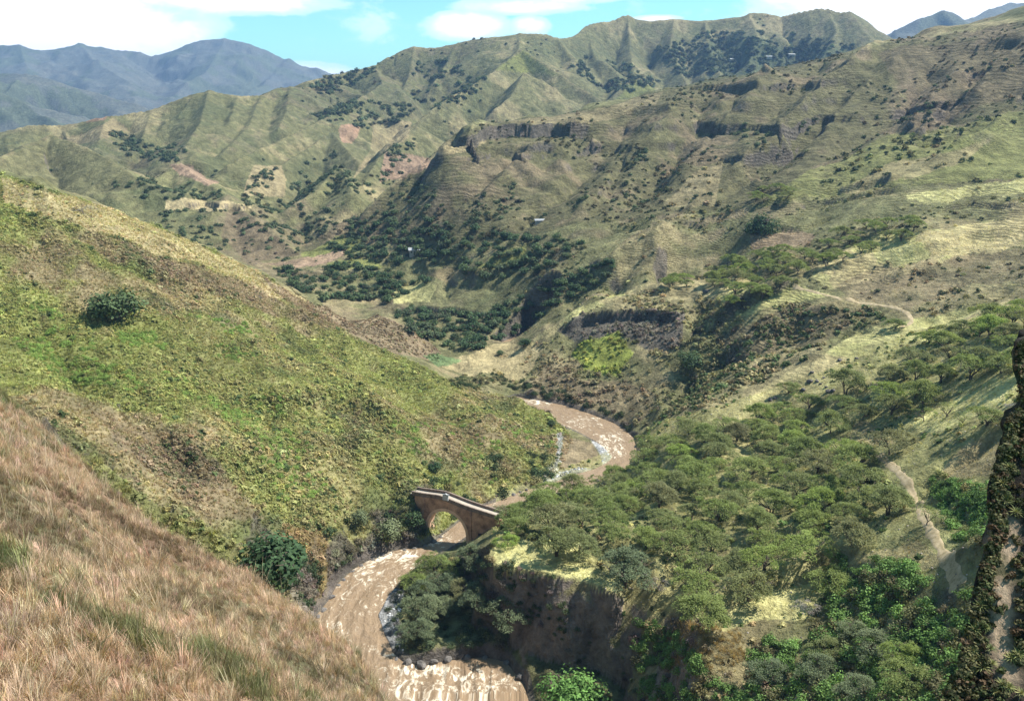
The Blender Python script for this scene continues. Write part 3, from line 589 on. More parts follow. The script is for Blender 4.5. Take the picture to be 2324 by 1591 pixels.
def mat(name):
    m = bpy.data.materials.new(name); m.use_nodes = True; nt = m.node_tree
    b = nt.nodes['Principled BSDF']; b.inputs['Roughness'].default_value = .95
    b.inputs['Specular IOR Level'].default_value = .15
    return m, nt, b
m, nt, b = mat('ground'); L = nt.links.new
at = N(nt, 'ShaderNodeAttribute', attribute_name='tint'); geo = N(nt, 'ShaderNodeNewGeometry')
sp = N(nt, 'ShaderNodeSeparateXYZ'); L(geo.outputs['Position'], sp.inputs[0])
nz = N(nt, 'ShaderNodeTexNoise', i_Scale=.055, i_Detail=3.0); L(geo.outputs['Position'], nz.inputs['Vector'])
nf = N(nt, 'ShaderNodeTexNoise', i_Scale=.8, i_Detail=6.0, i_Roughness=.7); L(geo.outputs['Position'], nf.inputs['Vector'])
ng = N(nt, 'ShaderNodeTexNoise', i_Scale=.16, i_Detail=7.0, i_Roughness=.68); L(geo.outputs['Position'], ng.inputs['Vector'])
farf = N(nt, 'ShaderNodeMapRange', i_1=330.0, i_2=460.0); L(sp.outputs[1], farf.inputs[0])
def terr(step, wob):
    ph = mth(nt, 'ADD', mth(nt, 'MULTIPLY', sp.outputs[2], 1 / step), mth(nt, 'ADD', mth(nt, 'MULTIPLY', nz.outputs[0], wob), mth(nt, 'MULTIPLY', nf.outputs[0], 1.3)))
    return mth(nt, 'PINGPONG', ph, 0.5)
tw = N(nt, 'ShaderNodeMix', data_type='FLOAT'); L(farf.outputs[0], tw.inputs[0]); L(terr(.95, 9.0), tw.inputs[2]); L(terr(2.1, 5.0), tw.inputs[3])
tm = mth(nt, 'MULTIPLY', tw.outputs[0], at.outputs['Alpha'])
c0 = at.outputs['Color']
c1 = mixc(nt, 1.0, c0, ramp(nt, nf.outputs[0], [(.3, .62), (.7, 1.35)]), 'MULTIPLY')
c1 = mixc(nt, 1.0, c1, ramp(nt, ng.outputs[0], [(.32, .60), (.5, 1.0), (.68, 1.38)]), 'MULTIPLY')
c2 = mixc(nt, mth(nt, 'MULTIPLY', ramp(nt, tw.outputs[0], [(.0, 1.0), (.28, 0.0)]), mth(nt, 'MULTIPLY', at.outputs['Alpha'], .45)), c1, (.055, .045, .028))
L(c2, b.inputs['Base Color'])
hh = mth(nt, 'ADD', mth(nt, 'MULTIPLY', tm, .75), mth(nt, 'ADD', mth(nt, 'MULTIPLY', nf.outputs[0], .8), mth(nt, 'MULTIPLY', ng.outputs[0], 3.2)))
bp = N(nt, 'ShaderNodeBump', i_Strength=.85, i_Distance=1.0); L(hh, bp.inputs['Height']); L(bp.outputs[0], b.inputs['Normal'])
ground.data.materials.append(m)

# ------------------------------------------------------------------ water
r0, r1 = np.searchsorted(YV, [92, 420]); c0_, c1_ = 0, NU
sub = DR[r0:r1] < 1.2
cols_ = np.nonzero(sub.any(0))[0]; c0_, c1_ = max(cols_.min() - 1, 0), cols_.max() + 2
wx, wy = gx[r0:r1, c0_:c1_], gy[r0:r1, c0_:c1_]; wd = DR[r0:r1, c0_:c1_]
A_, B_ = resample(WL, 90), resample(WR, 90)
# centre line: match each left point to its nearest right point
cl = []
for p in A_:
    q = B_[np.argmin(((B_ - p) ** 2).sum(1))]; cl.append((p + q) / 2)
cl = resample(cl, 80)
k3 = np.ones(5) / 5
cl = np.stack([np.convolve(np.pad(cl[:, k], 2, 'edge'), k3, 'valid') for k in range(3)], 1)
dd, _, sd, tt = seg_dist(wx, wy, cl)
side = np.where(sd > 0, dd, -dd)
wpx, wpy = proj(wx, wy, zriv(wy))
rough = np.clip(.45 + .35 * sstep(1180, 1240, wpy) + .3 * sstep(1450, 1560, wpy), 0, 1.2)
wz = zriv(wy) + .02 + rough * (.16 * fbm(tt, side * 2.2, 6, 4, 91) + .22 * ridged(tt + 3 * fbm(wx, wy, 5, 2, 3), side * 2.0, 5.5, 3, 92)) * sstep(.5, -2, wd)
foam = .5 + .5 * fbm(tt, side * 1.6, 14, 3, 95)
fm = np.zeros(wx.shape)
def wblob(X, Y, rx, ry, s):
    global fm
    fm = np.maximum(fm, s * np.clip(1.3 - ((wpx - X) / rx) ** 2 - ((wpy - Y) / ry) ** 2, 0, 1))
for q in ((1000,1225,60,22,.85),(900,1262,70,22,1.0),(830,1300,50,40,.75),(960,1285,60,20,.9),(880,1340,50,40,.7),(740,1440,60,40,.75),(800,1390,60,40,.45),(880,1330,40,60,.6),(860,1480,90,22,.55),(960,1520,110,20,1.0),(1080,1555,120,40,.95),(880,1560,120,30,.8),(1020,1590,140,40,.9),(700,1540,90,40,.6),(1240,935,70,20,.35),(1220,912,60,9,.8),(1385,1010,50,40,.85),(1320,960,70,22,.6),(1300,945,60,10,.4),(1230,1110,90,18,.55),(1120,1145,50,16,.4),(780,1345,40,40,.6),(1430,985,26,30,.5)):
    wblob(*q)
wc = np.stack([tt / 10, side / 10, np.clip(fm * .78, 0, 1), np.ones_like(tt)], -1)
river = grid_mesh('river', wx, wy, wz, wc); river['kind'] = 'structure'
bm_keep = (wd[:-1, :-1] < 1.2) | (wd[1:, 1:] < 1.2)
import bmesh
bm = bmesh.new(); bm.from_mesh(river.data); bm.faces.ensure_lookup_table()
kill = [bm.faces[i] for i in np.nonzero(~bm_keep.ravel())[0]]
bmesh.ops.delete(bm, geom=kill, context='FACES'); bm.to_mesh(river.data); bm.free()
m, nt, b = mat('muddy_water'); L = nt.links.new
at = N(nt, 'ShaderNodeAttribute', attribute_name='tint'); s3 = N(nt, 'ShaderNodeSeparateXYZ'); L(at.outputs['Vector'], s3.inputs[0])
cv_ = N(nt, 'ShaderNodeCombineXYZ'); L(mth(nt, 'MULTIPLY', s3.outputs[0], 1.0), cv_.inputs[0]); L(mth(nt, 'MULTIPLY', s3.outputs[1], 1.6), cv_.inputs[1])
nw = N(nt, 'ShaderNodeTexNoise', i_Scale=2.8, i_Detail=9.0, i_Roughness=.60, i_Distortion=2.2); L(cv_.outputs[0], nw.inputs['Vector'])
nv = N(nt, 'ShaderNodeTexNoise', i_Scale=14.0, i_Detail=6.0, i_Roughness=.7, i_Distortion=.8); L(cv_.outputs[0], nv.inputs['Vector'])
fo = mth(nt, 'ADD', mth(nt, 'ADD', mth(nt, 'MULTIPLY', nw.outputs[0], 1.5), mth(nt, 'MULTIPLY', nv.outputs[0], .75)), mth(nt, 'MULTIPLY', s3.outputs[2], .42))
ff = ramp(nt, fo, [(.0, 0.0), (1.0, 0.0)])
fr = N(nt, 'ShaderNodeMapRange', i_1=1.40, i_2=1.66); L(fo, fr.inputs[0])
wcol = mixc(nt, nw.outputs[0], (.165, .108, .060), (.33, .235, .145))
L(mixc(nt, fr.outputs[0], wcol, (.78, .70, .56)), b.inputs['Base Color'])
b.inputs['Roughness'].default_value = .42; b.inputs['Specular IOR Level'].default_value = .4
bp = N(nt, 'ShaderNodeBump', i_Strength=.8, i_Distance=.35); L(mth(nt, 'ADD', nw.outputs[0], nv.outputs[0]), bp.inputs['Height']); L(bp.outputs[0], b.inputs['Normal'])
river.data.materials.append(m)

# ------------------------------------------------------------------ footpaths, draped on the slope
def ground_z(x, y):
    u = x / y; i = np.clip(np.searchsorted(YV, y) - 1, 0, NV - 2); j = np.clip(np.searchsorted(U, u) - 1, 0, NU - 2)
    f = (y - YV[i]) / (YV[i + 1] - YV[i]); g = (u - U[j]) / (U[j + 1] - U[j])
    return (Z[i, j] * (1 - f) + Z[i + 1, j] * f) * (1 - g) + (Z[i, j + 1] * (1 - f) + Z[i + 1, j + 1] * f) * g
m, nt, b = mat('trodden_earth'); L = nt.links.new
geo = N(nt, 'ShaderNodeNewGeometry'); nn = N(nt, 'ShaderNodeTexNoise', i_Scale=.9, i_Detail=7.0, i_Roughness=.7); L(geo.outputs['Position'], nn.inputs['Vector'])
L(ramp(nt, nn.outputs[0], [(.3, (.17, .14, .07)), (.5, (.34, .27, .165)), (.7, (.46, .37, .25))]), b.inputs['Base Color'])
M_PATH = m
def path(pp, w, name='path', dmin=40):
    q = resample(pp, 60); wp = raycast(q[:, 0], q[:, 1], dmin); wp = wp[~np.isnan(wp[:, 0])]
    wp = resample(wp, 90); wp = np.stack([np.convolve(np.pad(wp[:, k], 3, 'edge'), np.ones(7) / 7, 'valid') for k in range(3)], 1)
    t = np.gradient(wp[:, :2], axis=0); t /= np.linalg.norm(t, axis=1)[:, None] + 1e-9; n = np.stack([-t[:, 1], t[:, 0]], 1)
    vs = []; fs = []
    for i in range(len(wp)):
        ww = w * (1 + .35 * math.sin(i * .9) * math.sin(i * .37 + 1))
        for k in range(7):
            o = (k - 3) / 3 * ww / 2; x, y = wp[i, 0] + n[i, 0] * o, wp[i, 1] + n[i, 1] * o
            z = float(ground_z(np.array([x]), np.array([y]))[0]) + (.07 if 0 < k < 6 else -.12)
            vs.append((x, y, z))
    for i in range(len(wp) - 1):
        for k in range(6): a = i * 7 + k; fs.append((a, a + 1, a + 8, a + 7))
    me = bpy.data.meshes.new(name); me.from_pydata(vs, [], fs); me.materials.append(M_PATH)
    for p in me.polygons: p.use_smooth = True
    o = bpy.data.objects.new(name, me); col.objects.link(o); o['kind'] = 'structure'; PATHW.append(wp); return o
PATHW = []
path([(2180,1335),(2150,1270),(2110,1200),(2080,1140),(2060,1095),(2030,1062),(1990,1030)], 1.7)
path([(1795,648),(1850,664),(1900,676),(1960,688),(2030,697),(2062,712),(2072,732),(2040,745)], 1.6)
print('ground', time.time() - T0)

# ------------------------------------------------------------------ haze
def box(name, lo, hi):
    vs = [(x, y, z) for x in (lo[0], hi[0]) for y in (lo[1], hi[1]) for z in (lo[2], hi[2])]
    fs = [(0, 1, 3, 2), (4, 6, 7, 5), (0, 4, 5, 1), (2, 3, 7, 6), (0, 2, 6, 4), (1, 5, 7, 3)]
    me = bpy.data.meshes.new(name); me.from_pydata(vs, [], fs); o = bpy.data.objects.new(name, me); col.objects.link(o); return o
hz = box('haze', (-9000, -400, float(Z.min()) - 1.5), (9000, 7800, float(Z.max()) + 25)); hz['kind'] = 'stuff'
m = bpy.data.materials.new('haze_air'); m.use_nodes = True; nt = m.node_tree; nt.nodes.clear()
o_ = N(nt, 'ShaderNodeOutputMaterial'); pv = N(nt, 'ShaderNodeVolumePrincipled'); pv.inputs['Color'].default_value = (.33, .55, 1, 1)
pv.inputs['Density'].default_value = 1.05e-4; pv.inputs['Anisotropy'].default_value = .2; nt.links.new(pv.outputs[0], o_.inputs['Volume']); hz.data.materials.append(m)
scene.cycles.volume_bounces = 0; scene.cycles.max_bounces = 5; scene.cycles.diffuse_bounces = 3; scene.cycles.transparent_max_bounces = 4

# ------------------------------------------------------------------ plants: meshes
def quads_mesh(name, P, T, S, w, l, val, mt):
    """leaf faces: centre P, long axis T, side axis S, half sizes w and l"""
    n = len(P); w = np.asarray(w).reshape(-1, 1); l = np.asarray(l).reshape(-1, 1)
    v = np.stack([P - T * l, P + S * w, P + T * l, P - S * w], 1).reshape(-1, 3).astype(np.float32)
    me = bpy.data.meshes.new(name); me.vertices.add(4 * n); me.vertices.foreach_set('co', v.ravel())
    me.loops.add(4 * n); me.loops.foreach_set('vertex_index', np.arange(4 * n, dtype=np.int32)); me.polygons.add(n)
    me.polygons.foreach_set('loop_start', np.arange(0, 4 * n, 4, dtype=np.int32)); me.update(calc_edges=True)
    a = me.color_attributes.new('leaf', 'FLOAT_COLOR', 'POINT'); c = np.ones((4 * n, 4), np.float32); c[:, :3] = np.repeat(np.asarray(val).reshape(-1, 1), 4, 0)
    a.data.foreach_set('color', c.ravel()); me.materials.append(mt); return me
def unit(v): return v / (np.linalg.norm(v, axis=-1, keepdims=True) + 1e-9)
def rdir(n, r): return unit(r.normal(size=(n, 3)))

def leaf_mat(name, base, inst=False, var=.35, trans=.25, dark=.75):
    m = bpy.data.materials.new(name); m.use_nodes = True; nt = m.node_tree; L = nt.links.new; b = nt.nodes['Principled BSDF']
    b.inputs['Roughness'].default_value = .75; b.inputs['Specular IOR Level'].default_value = .15
    lf = N(nt, 'ShaderNodeAttribute', attribute_name='leaf')
    if inst:
        ti = N(nt, 'ShaderNodeAttribute', attribute_name='tint', attribute_type='INSTANCER'); c = ti.outputs['Color']
    else:
        oi = N(nt, 'ShaderNodeObjectInfo'); c = mixc(nt, 1.0, ramp(nt, oi.outputs['Random'], [(p, q) for p, q in base]), oi.outputs['Color'], 'MULTIPLY')
    c = mixc(nt, 1.0, c, lf.outputs['Color'], 'MULTIPLY')
    L(c, b.inputs['Base Color'])
    tr = N(nt, 'ShaderNodeBsdfTranslucent'); L(mixc(nt, 1.0, c, (1.25, 1.2, .7), 'MULTIPLY'), tr.inputs[0])
    mx = N(nt, 'ShaderNodeMixShader', i_0=trans); L(b.outputs[0], mx.inputs[1]); L(tr.outputs[0], mx.inputs[2]); L(mx.outputs[0], nt.nodes['Material Output'].inputs[0])
    return m
M_BUSH = leaf_mat('scrub_leaves', None, True)
M_ACA = leaf_mat('acacia_leaves', [(0, (.170, .215, .072)), (.3, (.205, .255, .078)), (.55, (.185, .208, .090)), (.75, (.220, .285, .072)), (.88, (.195, .185, .105)), (1, (.245, .330, .078))], trans=.38)
M_DARK = leaf_mat('broad_leaves', [(0, (.050, .092, .042)), (.4, (.070, .115, .052)), (.7, (.095, .140, .058)), (1, (.085, .112, .065))])
M_GRASS = leaf_mat('dry_grass', None, True, trans=.3)
m, nt, b = mat('bark'); nn = N(nt, 'ShaderNodeTexNoise', i_Scale=3.0, i_Detail=6.0); nt.links.new(ramp(nt, nn.outputs[0], [(.3, (.06, .048, .036)), (.7, (.17, .14, .11))]), b.inputs['Base Color']); M_BARK = m

def bush_mesh(name, seed, n=110, rx=1.0, rz=.85, ls=.17, clumps=8, mt=None, up=.35, flat=1.0):
    r = np.random.default_rng(seed)
    cd_ = rdir(clumps, r); cd_[:, 2] = np.abs(cd_[:, 2]); cc = cd_ * np.array([rx, rx, rz]) * r.uniform(.35, .75, (clumps, 1)); cc[:, 2] += rz * .1
    cr = r.uniform(.28, .5, clumps) * rx; k = r.integers(0, clumps, n); d = rdir(n, r); d[:, 2] = d[:, 2] * .8 + .15
    P = cc[k] + unit(d) * (cr[k] * r.uniform(.6, 1.05, n))[:, None]; P[:, 2] = np.maximum(P[:, 2], .03)
    nrm = unit(unit(d) + np.array([0, 0, up]) + r.normal(size=(n, 3)) * .35)
    T = unit(np.cross(nrm, rdir(n, r))); S_ = np.cross(nrm, T)
    return quads_mesh(name, P, T, S_, ls * r.uniform(.5, .9, n), ls * r.uniform(.8, 1.4, n), r.uniform(.55, 1.35, n), mt)

def acacia_crown(name, seed, R_=5.0, Hc=1.9, nsp=46, nl=110, ls=.175, mt=None):
    """umbrella crown: flat sprays of feathery leaves in two or three tiers, built round z = 0 at its underside"""
    r = np.random.default_rng(seed); Ps, Ts, Ss, W_, L_, V_ = [], [], [], [], [], []
    lob = r.uniform(0, 6.28, 3)
    for i in range(nsp):
        a = r.uniform(0, 6.283); q = math.sqrt(r.uniform(.0, 1)); env = 1 + .22 * math.sin(2 * a + lob[0]) + .17 * math.sin(3 * a + lob[1]) + .08 * math.sin(5 * a + lob[2])
        rr = q * R_ * env * .93; top = Hc * (1 - (q ** 2.2)) + .35
        z = top * r.uniform(.45, 1.05) - .15 * q
        c = np.array([rr * math.cos(a), rr * math.sin(a), z]); sr = R_ * r.uniform(.12, .30)
        out = np.array([math.cos(a), math.sin(a), 0.0]); nrm = unit(np.array([0, 0, 1.0]) + out * .35 * q + r.normal(size=3) * .12)
        n = int(nl * r.uniform(.7, 1.3)); t1 = unit(np.cross(nrm, r.normal(size=3))); t2 = np.cross(nrm, t1)
        th = r.uniform(0, 6.283, n); ra = sr * np.sqrt(r.uniform(0, 1, n))
        P = c + t1 * (ra * np.cos(th))[:, None] + t2 * (ra * np.sin(th))[:, None] + nrm * (r.normal(size=n) * sr * .16 - (ra / sr) ** 2 * sr * .25)[:, None]
        dirn = unit(t1 * np.cos(th)[:, None] + t2 * np.sin(th)[:, None] + out * .8 + r.normal(size=(n, 3)) * .4 + np.array([0, 0, .12]))
        nn_ = unit(nrm + r.normal(size=(n, 3)) * .35); S_ = unit(np.cross(nn_, dirn))
        Ps.append(P); Ts.append(dirn); Ss.append(S_); W_.append(ls * r.uniform(.3, .55, n)); L_.append(ls * r.uniform(.8, 1.5, n)); V_.append(r.uniform(.6, 1.35, n) * r.uniform(.85, 1.15))
    cat = np.concatenate
    return quads_mesh(name, cat(Ps), cat(Ts), cat(Ss), cat(W_), cat(L_), cat(V_), mt)

def tubes_mesh(name, tubes, mt, sides=5):
    vs, fs = [], []
    for pts_, rad in tubes:
        pts_ = [np.array(p, float) for p in pts_]; base_ = len(vs)
        for i, p in enumerate(pts_):
            t = unit((pts_[min(i + 1, len(pts_) - 1)] - pts_[max(i - 1, 0)])[None])[0]; a = unit(np.cross(t, [.3, .9, .1])[None])[0]; b_ = np.cross(t, a)
            for k in range(sides):
                th = 6.283 * k / sides; vs.append(tuple(p + (a * math.cos(th) + b_ * math.sin(th)) * rad[i]))
        for i in range(len(pts_) - 1):
            for k in range(sides):
                a0 = base_ + i * sides + k; a1 = base_ + i * sides + (k + 1) % sides; fs.append((a0, a1, a1 + sides, a0 + sides))
        fs.append(tuple(base_ + (len(pts_) - 1) * sides + k for k in range(sides)))
    me = bpy.data.meshes.new(name); me.from_pydata(vs, [], fs); me.materials.append(mt)
    for p in me.polygons: p.use_smooth = True
    return me
def trunk_mesh(name, seed, Ht=3.4, R_=5.0, nst=2, nlimb=7, r0=.24, mt=None, Hc=1.9):
    r = np.random.default_rng(seed); tb = []
    for s in range(nst):
        a = 6.283 * s / nst + r.uniform(-.4, .4); fk = Ht * r.uniform(.32, .5); lean = r.uniform(.1, .35)
        p1 = np.array([math.cos(a) * lean * fk, math.sin(a) * lean * fk, fk]); tb.append(([(math.cos(a) * .1, math.sin(a) * .1, -.7), p1 * .5 + r.normal(size=3) * .08, p1], [r0, r0 * .8, r0 * .62]))
        for j in range(nlimb // nst + 1):
            b_ = a + r.uniform(-1.5, 1.5); q = r.uniform(.35, .82) * R_; z = Ht + Hc * (1 - (q / R_) ** 2) * .6
            p3 = np.array([math.cos(b_) * q, math.sin(b_) * q, z]); p2 = p1 * .45 + p3 * .55 + np.array([0, 0, -.25 * Ht * .4]) + r.normal(size=3) * .15
            tb.append(([p1 - [0, 0, .1], p2, p3], [r0 * .5, r0 * .32, r0 * .10]))
            for _ in range(2):
                p4 = p3 + r.normal(size=3) * np.array([.9, .9, .35]) * R_ * .16; tb.append(([p2 * .4 + p3 * .6, p4], [r0 * .2, r0 * .06]))
    return tubes_mesh(name, tb, mt)

# ------------------------------------------------------------------ plants: ground cover set out over the slopes
def protos(name, meshes):
    c = bpy.data.collections.new(name)
    for i, me in enumerate(meshes):
        o = bpy.data.objects.new('%s_%s' % (name, 'abcdefgh'[i]), me); c.objects.link(o)
    return c
def gn_scatter(name, P, sc, rz, ix, tintc, coll, zs=None):
    me = bpy.data.meshes.new(name); n = len(P); me.vertices.add(n); me.vertices.foreach_set('co', np.asarray(P, np.float32).ravel())
    def fa(nm, typ, v, key):
        a = me.attributes.new(nm, typ, 'POINT'); a.data.foreach_set(key, v)
    fa('sc', 'FLOAT_VECTOR', np.stack([sc, sc, sc if zs is None else zs], -1).astype(np.float32).ravel(), 'vector')
    fa('rot', 'FLOAT_VECTOR', np.asarray(rz, np.float32).ravel(), 'vector'); fa('ix', 'INT', ix.astype(np.int32), 'value')
    fa('tint', 'FLOAT_COLOR', np.concatenate([tintc, np.ones((n, 1))], 1).astype(np.float32).ravel(), 'color')
    o = bpy.data.objects.new(name, me); col.objects.link(o)
    ng = bpy.data.node_groups.new(name, 'GeometryNodeTree'); ng.interface.new_socket('Geometry', in_out='INPUT', socket_type='NodeSocketGeometry'); ng.interface.new_socket('Geometry', in_out='OUTPUT', socket_type='NodeSocketGeometry')
    gi = ng.nodes.new('NodeGroupInput'); go = ng.nodes.new('NodeGroupOutput'); ip = ng.nodes.new('GeometryNodeInstanceOnPoints'); ci = ng.nodes.new('GeometryNodeCollectionInfo')
    ci.inputs['Collection'].default_value = coll; ci.inputs['Separate Children'].default_value = True; ci.inputs['Reset Children'].default_value = True
    def na(nm, ty):
        a = ng.nodes.new('GeometryNodeInputNamedAttribute'); a.data_type = ty; a.inputs['Name'].default_value = nm; return [s for s in a.outputs if s.enabled][0]
    l = ng.links.new; l(gi.outputs[0], ip.inputs['Points']); l(ci.outputs[0], ip.inputs['Instance']); ip.inputs['Pick Instance'].default_value = True
    l(na('ix', 'INT'), ip.inputs['Instance Index']); l(na('rot', 'FLOAT_VECTOR'), ip.inputs['Rotation']); l(na('sc', 'FLOAT_VECTOR'), ip.inputs['Scale']); l(ip.outputs[0], go.inputs[0])
    md = o.modifiers.new('scatter', 'NODES'); md.node_group = ng; o['kind'] = 'stuff'
    print(name, n); return o
cellA = np.zeros(Z.shape); cellA[:-1, :-1] = (np.diff(gy, axis=0)[:, :-1]) * (np.diff(gx, axis=1)[:-1]); cellA *= np.sqrt(1 + np.minimum(slope, 2) ** 2)
inframe = (VX > -90) & (VX < 2414) & (VY > -80) & (VY < 1760)
def sample(dens, mask):
    """random points on the seen ground, `dens` per square metre"""
    lam = np.where(mask & VIS & inframe & (DR > .8), dens * cellA, 0); n = rng.poisson(np.clip(lam, 0, 50)); i, j = np.nonzero(n); k = np.repeat(np.arange(len(i)), n[i, j]); i, j = i[k], j[k]
    i = np.minimum(i, NV - 2); j = np.minimum(j, NU - 2); f, g = rng.random(len(i)), rng.random(len(i))
    def li(A): return (A[i, j] * (1 - f) + A[i + 1, j] * f) * (1 - g) + (A[i, j + 1] * (1 - f) + A[i + 1, j + 1] * f) * g
    return np.stack([li(gx), li(gy), li(Z)], -1), i, j
def rotz(n, tilt=.15): return np.stack([rng.normal(size=n) * tilt, rng.normal(size=n) * tilt, rng.uniform(0, 6.283, n)], -1)
BUSHES = protos('scrub_bush', [bush_mesh('scrub_bush_%d' % i, 300 + i, n=[70, 90, 60, 110][i], ls=[.20, .17, .24, .15][i], rz=[.7, .8, .55, .95][i], mt=M_BUSH) for i in range(4)])
BIGB = protos('thicket_bush', [bush_mesh('thicket_bush_%d' % i, 330 + i, n=420, ls=.085, clumps=16, rz=.8, mt=M_BUSH) for i in range(3)])
def blades_mesh(name, seed, n=30, h=1.0, w=.011, spread=.28, lean=(.35, .1), curl=.5, mt=None):
    r = np.random.default_rng(seed); vs, fs, vl = [], [], []
    for i in range(n):
        a = r.uniform(0, 6.283); q = r.uniform(0, spread); b0 = np.array([math.cos(a) * q, math.sin(a) * q, -.08]); hh = h * r.uniform(.45, 1.15)
        d = np.array([math.cos(a), math.sin(a)]) * r.uniform(0, .45) + np.array(lean) * r.uniform(.4, 1.6); sd_ = np.array([-d[1], d[0], 0]); sd_ = sd_ / (np.linalg.norm(sd_) + 1e-6) * w * r.uniform(.6, 1.4)
        sd_ = sd_ + r.normal(size=3) * w * .4; k0 = len(vs); val = r.uniform(.55, 1.45)
        for s in range(4):
            t = s / 3; p = b0 + np.array([d[0] * hh * (t ** 1.6), d[1] * hh * (t ** 1.6), hh * (t - curl * .35 * t * t * t * np.linalg.norm(d))]); ww = (1 - t * .85)
            vs += [tuple(p - sd_ * ww), tuple(p + sd_ * ww)]; vl += [val * (.6 + .5 * t)] * 2
        for s in range(3): fs.append((k0 + 2 * s, k0 + 2 * s + 1, k0 + 2 * s + 3, k0 + 2 * s + 2))
    me = bpy.data.meshes.new(name); me.from_pydata(vs, [], fs); a = me.color_attributes.new('leaf', 'FLOAT_COLOR', 'POINT'); c = np.ones((len(vs), 4), np.float32); c[:, :3] = np.array(vl)[:, None]; a.data.foreach_set('color', c.ravel()); me.materials.append(mt); return me
TUFTS = protos('grass_tuft', [blades_mesh('grass_tuft_%d' % i, 400 + i, n=[34, 26, 42][i], h=[1., 1.25, .7][i], mt=M_GRASS) for i in range(3)])
FINE = protos('stubble_tuft', [blades_mesh('stubble_tuft_%d' % i, 420 + i, n=16, w=.05, h=1.0, spread=.5, lean=(.25, 0), mt=M_GRASS) for i in range(2)])
def tinted(i, j, k, jit=.18, extra=None):
    c = COL[i, j] * k * (1 + jit * rng.normal(size=(len(i), 1))) * (1 + .06 * rng.normal(size=(len(i), 3)))
    if extra is not None:
        w_ = (rng.random(len(i)) < extra[1])[:, None]; c = np.where(w_, np.array(extra[0]) * (1 + .25 * rng.normal(size=(len(i), 1))), c)
    return np.clip(c, .01, .7)
# dry grass of the near shoulder
P, i, j = sample(np.clip(66 - 1.2 * gy, 18, 56), mL0 & (gy > 4) & (gx < 7))
g1 = fbm(P[:, 0], P[:, 1], 2.6, 4, 71); g2 = fbm(P[:, 0], P[:, 1], .9, 3, 72)
tc_ = np.where((g1 + .4 * g2 > .85)[:, None], np.array([.22, .215, .11]), np.where((g1 + .5 * g2 < -.35)[:, None], np.array([.25, .185, .12]), np.array([.54, .395, .28])))
tc_ = tc_ * (1 + .22 * rng.normal(size=(len(P), 1))) * (1 + .07 * rng.normal(size=(len(P), 3)))
s_ = rng.uniform(.20, .44, len(P)) * (1 + .3 * g1); gn_scatter('dry_grass', P, s_, rotz(len(P), .16), rng.integers(0, 3, len(P)), np.clip(tc_, .02, .7), TUFTS)
TALL = protos('dry_stem', [blades_mesh('dry_stem_%d' % i, 440 + i, n=6, h=1.0, w=.0045, spread=.12, lean=(.3, .1), curl=.3, mt=M_GRASS) for i in range(2)])
P, i, j = sample(.9, mL0 & (gy > 4) & (gx < 7)); gn_scatter('dry_stems', P, rng.uniform(.7, 1.35, len(P)), rotz(len(P), .25), rng.integers(0, 2, len(P)), np.array([.62, .50, .36]) * rng.uniform(.6, 1.2, (len(P), 1)), TALL)
# scrub of the left hill
mG1 = area([(-300,700),(60,900),(330,1040),(560,1200),(720,1440),(900,1700),(-300,1700)], 62, 175, False)
P, i, j = sample(2.3, mL1 | mG1)
g1 = fbm(P[:, 0], P[:, 1], 14, 4, 81)
keep = rng.random(len(P)) < np.clip(.75 + .9 * g1 - 1.2 * (COL[i, j, 0] > .25), .12, 1); P, i, j, g1 = P[keep], i[keep], j[keep], g1[keep]
gn_scatter('hillside_scrub', P - [0, 0, .1], rng.uniform(.28, .75, len(P)) * (1 + .35 * g1) + (rng.random(len(P)) < .02) * .8, rotz(len(P)), rng.integers(0, 4, len(P)), tinted(i, j, 1.55, .17, ([.085, .12, .045], .09)), BUSHES)
P, i, j = sample(1.8, mL1 | mG1); gn_scatter('hillside_grass', P, rng.uniform(.45, .85, len(P)), rotz(len(P), .2), rng.integers(0, 2, len(P)), tinted(i, j, 1.9, .2), FINE)

mV = area([(240,740),(420,680),(560,740),(640,860),(700,1000),(760,1120),(640,1150),(560,1000),(420,900),(300,850)], 100, 330) | area([(0,640),(120,690),(220,780),(330,900),(150,860),(0,760)], 100, 330) | area([(860,960),(1100,960),(1260,1000),(1250,1060),(1100,1110),(950,1060)], 100, 300)
P, i, j = sample(.6, mV); kp = rng.random(len(P)) < np.clip(.30 + 1.5 * fbm(P[:, 0], P[:, 1], 12, 4, 141), 0, 1); P = P[kp]
gn_scatter('hillside_vines', P - [0, 0, .15], rng.uniform(.5, 1.15, len(P)), rotz(len(P)), rng.integers(0, 3, len(P)), np.clip(np.array([.23, .34, .085]) * rng.uniform(.55, 1.35, (len(P), 1)), .02, .6), BIGB)
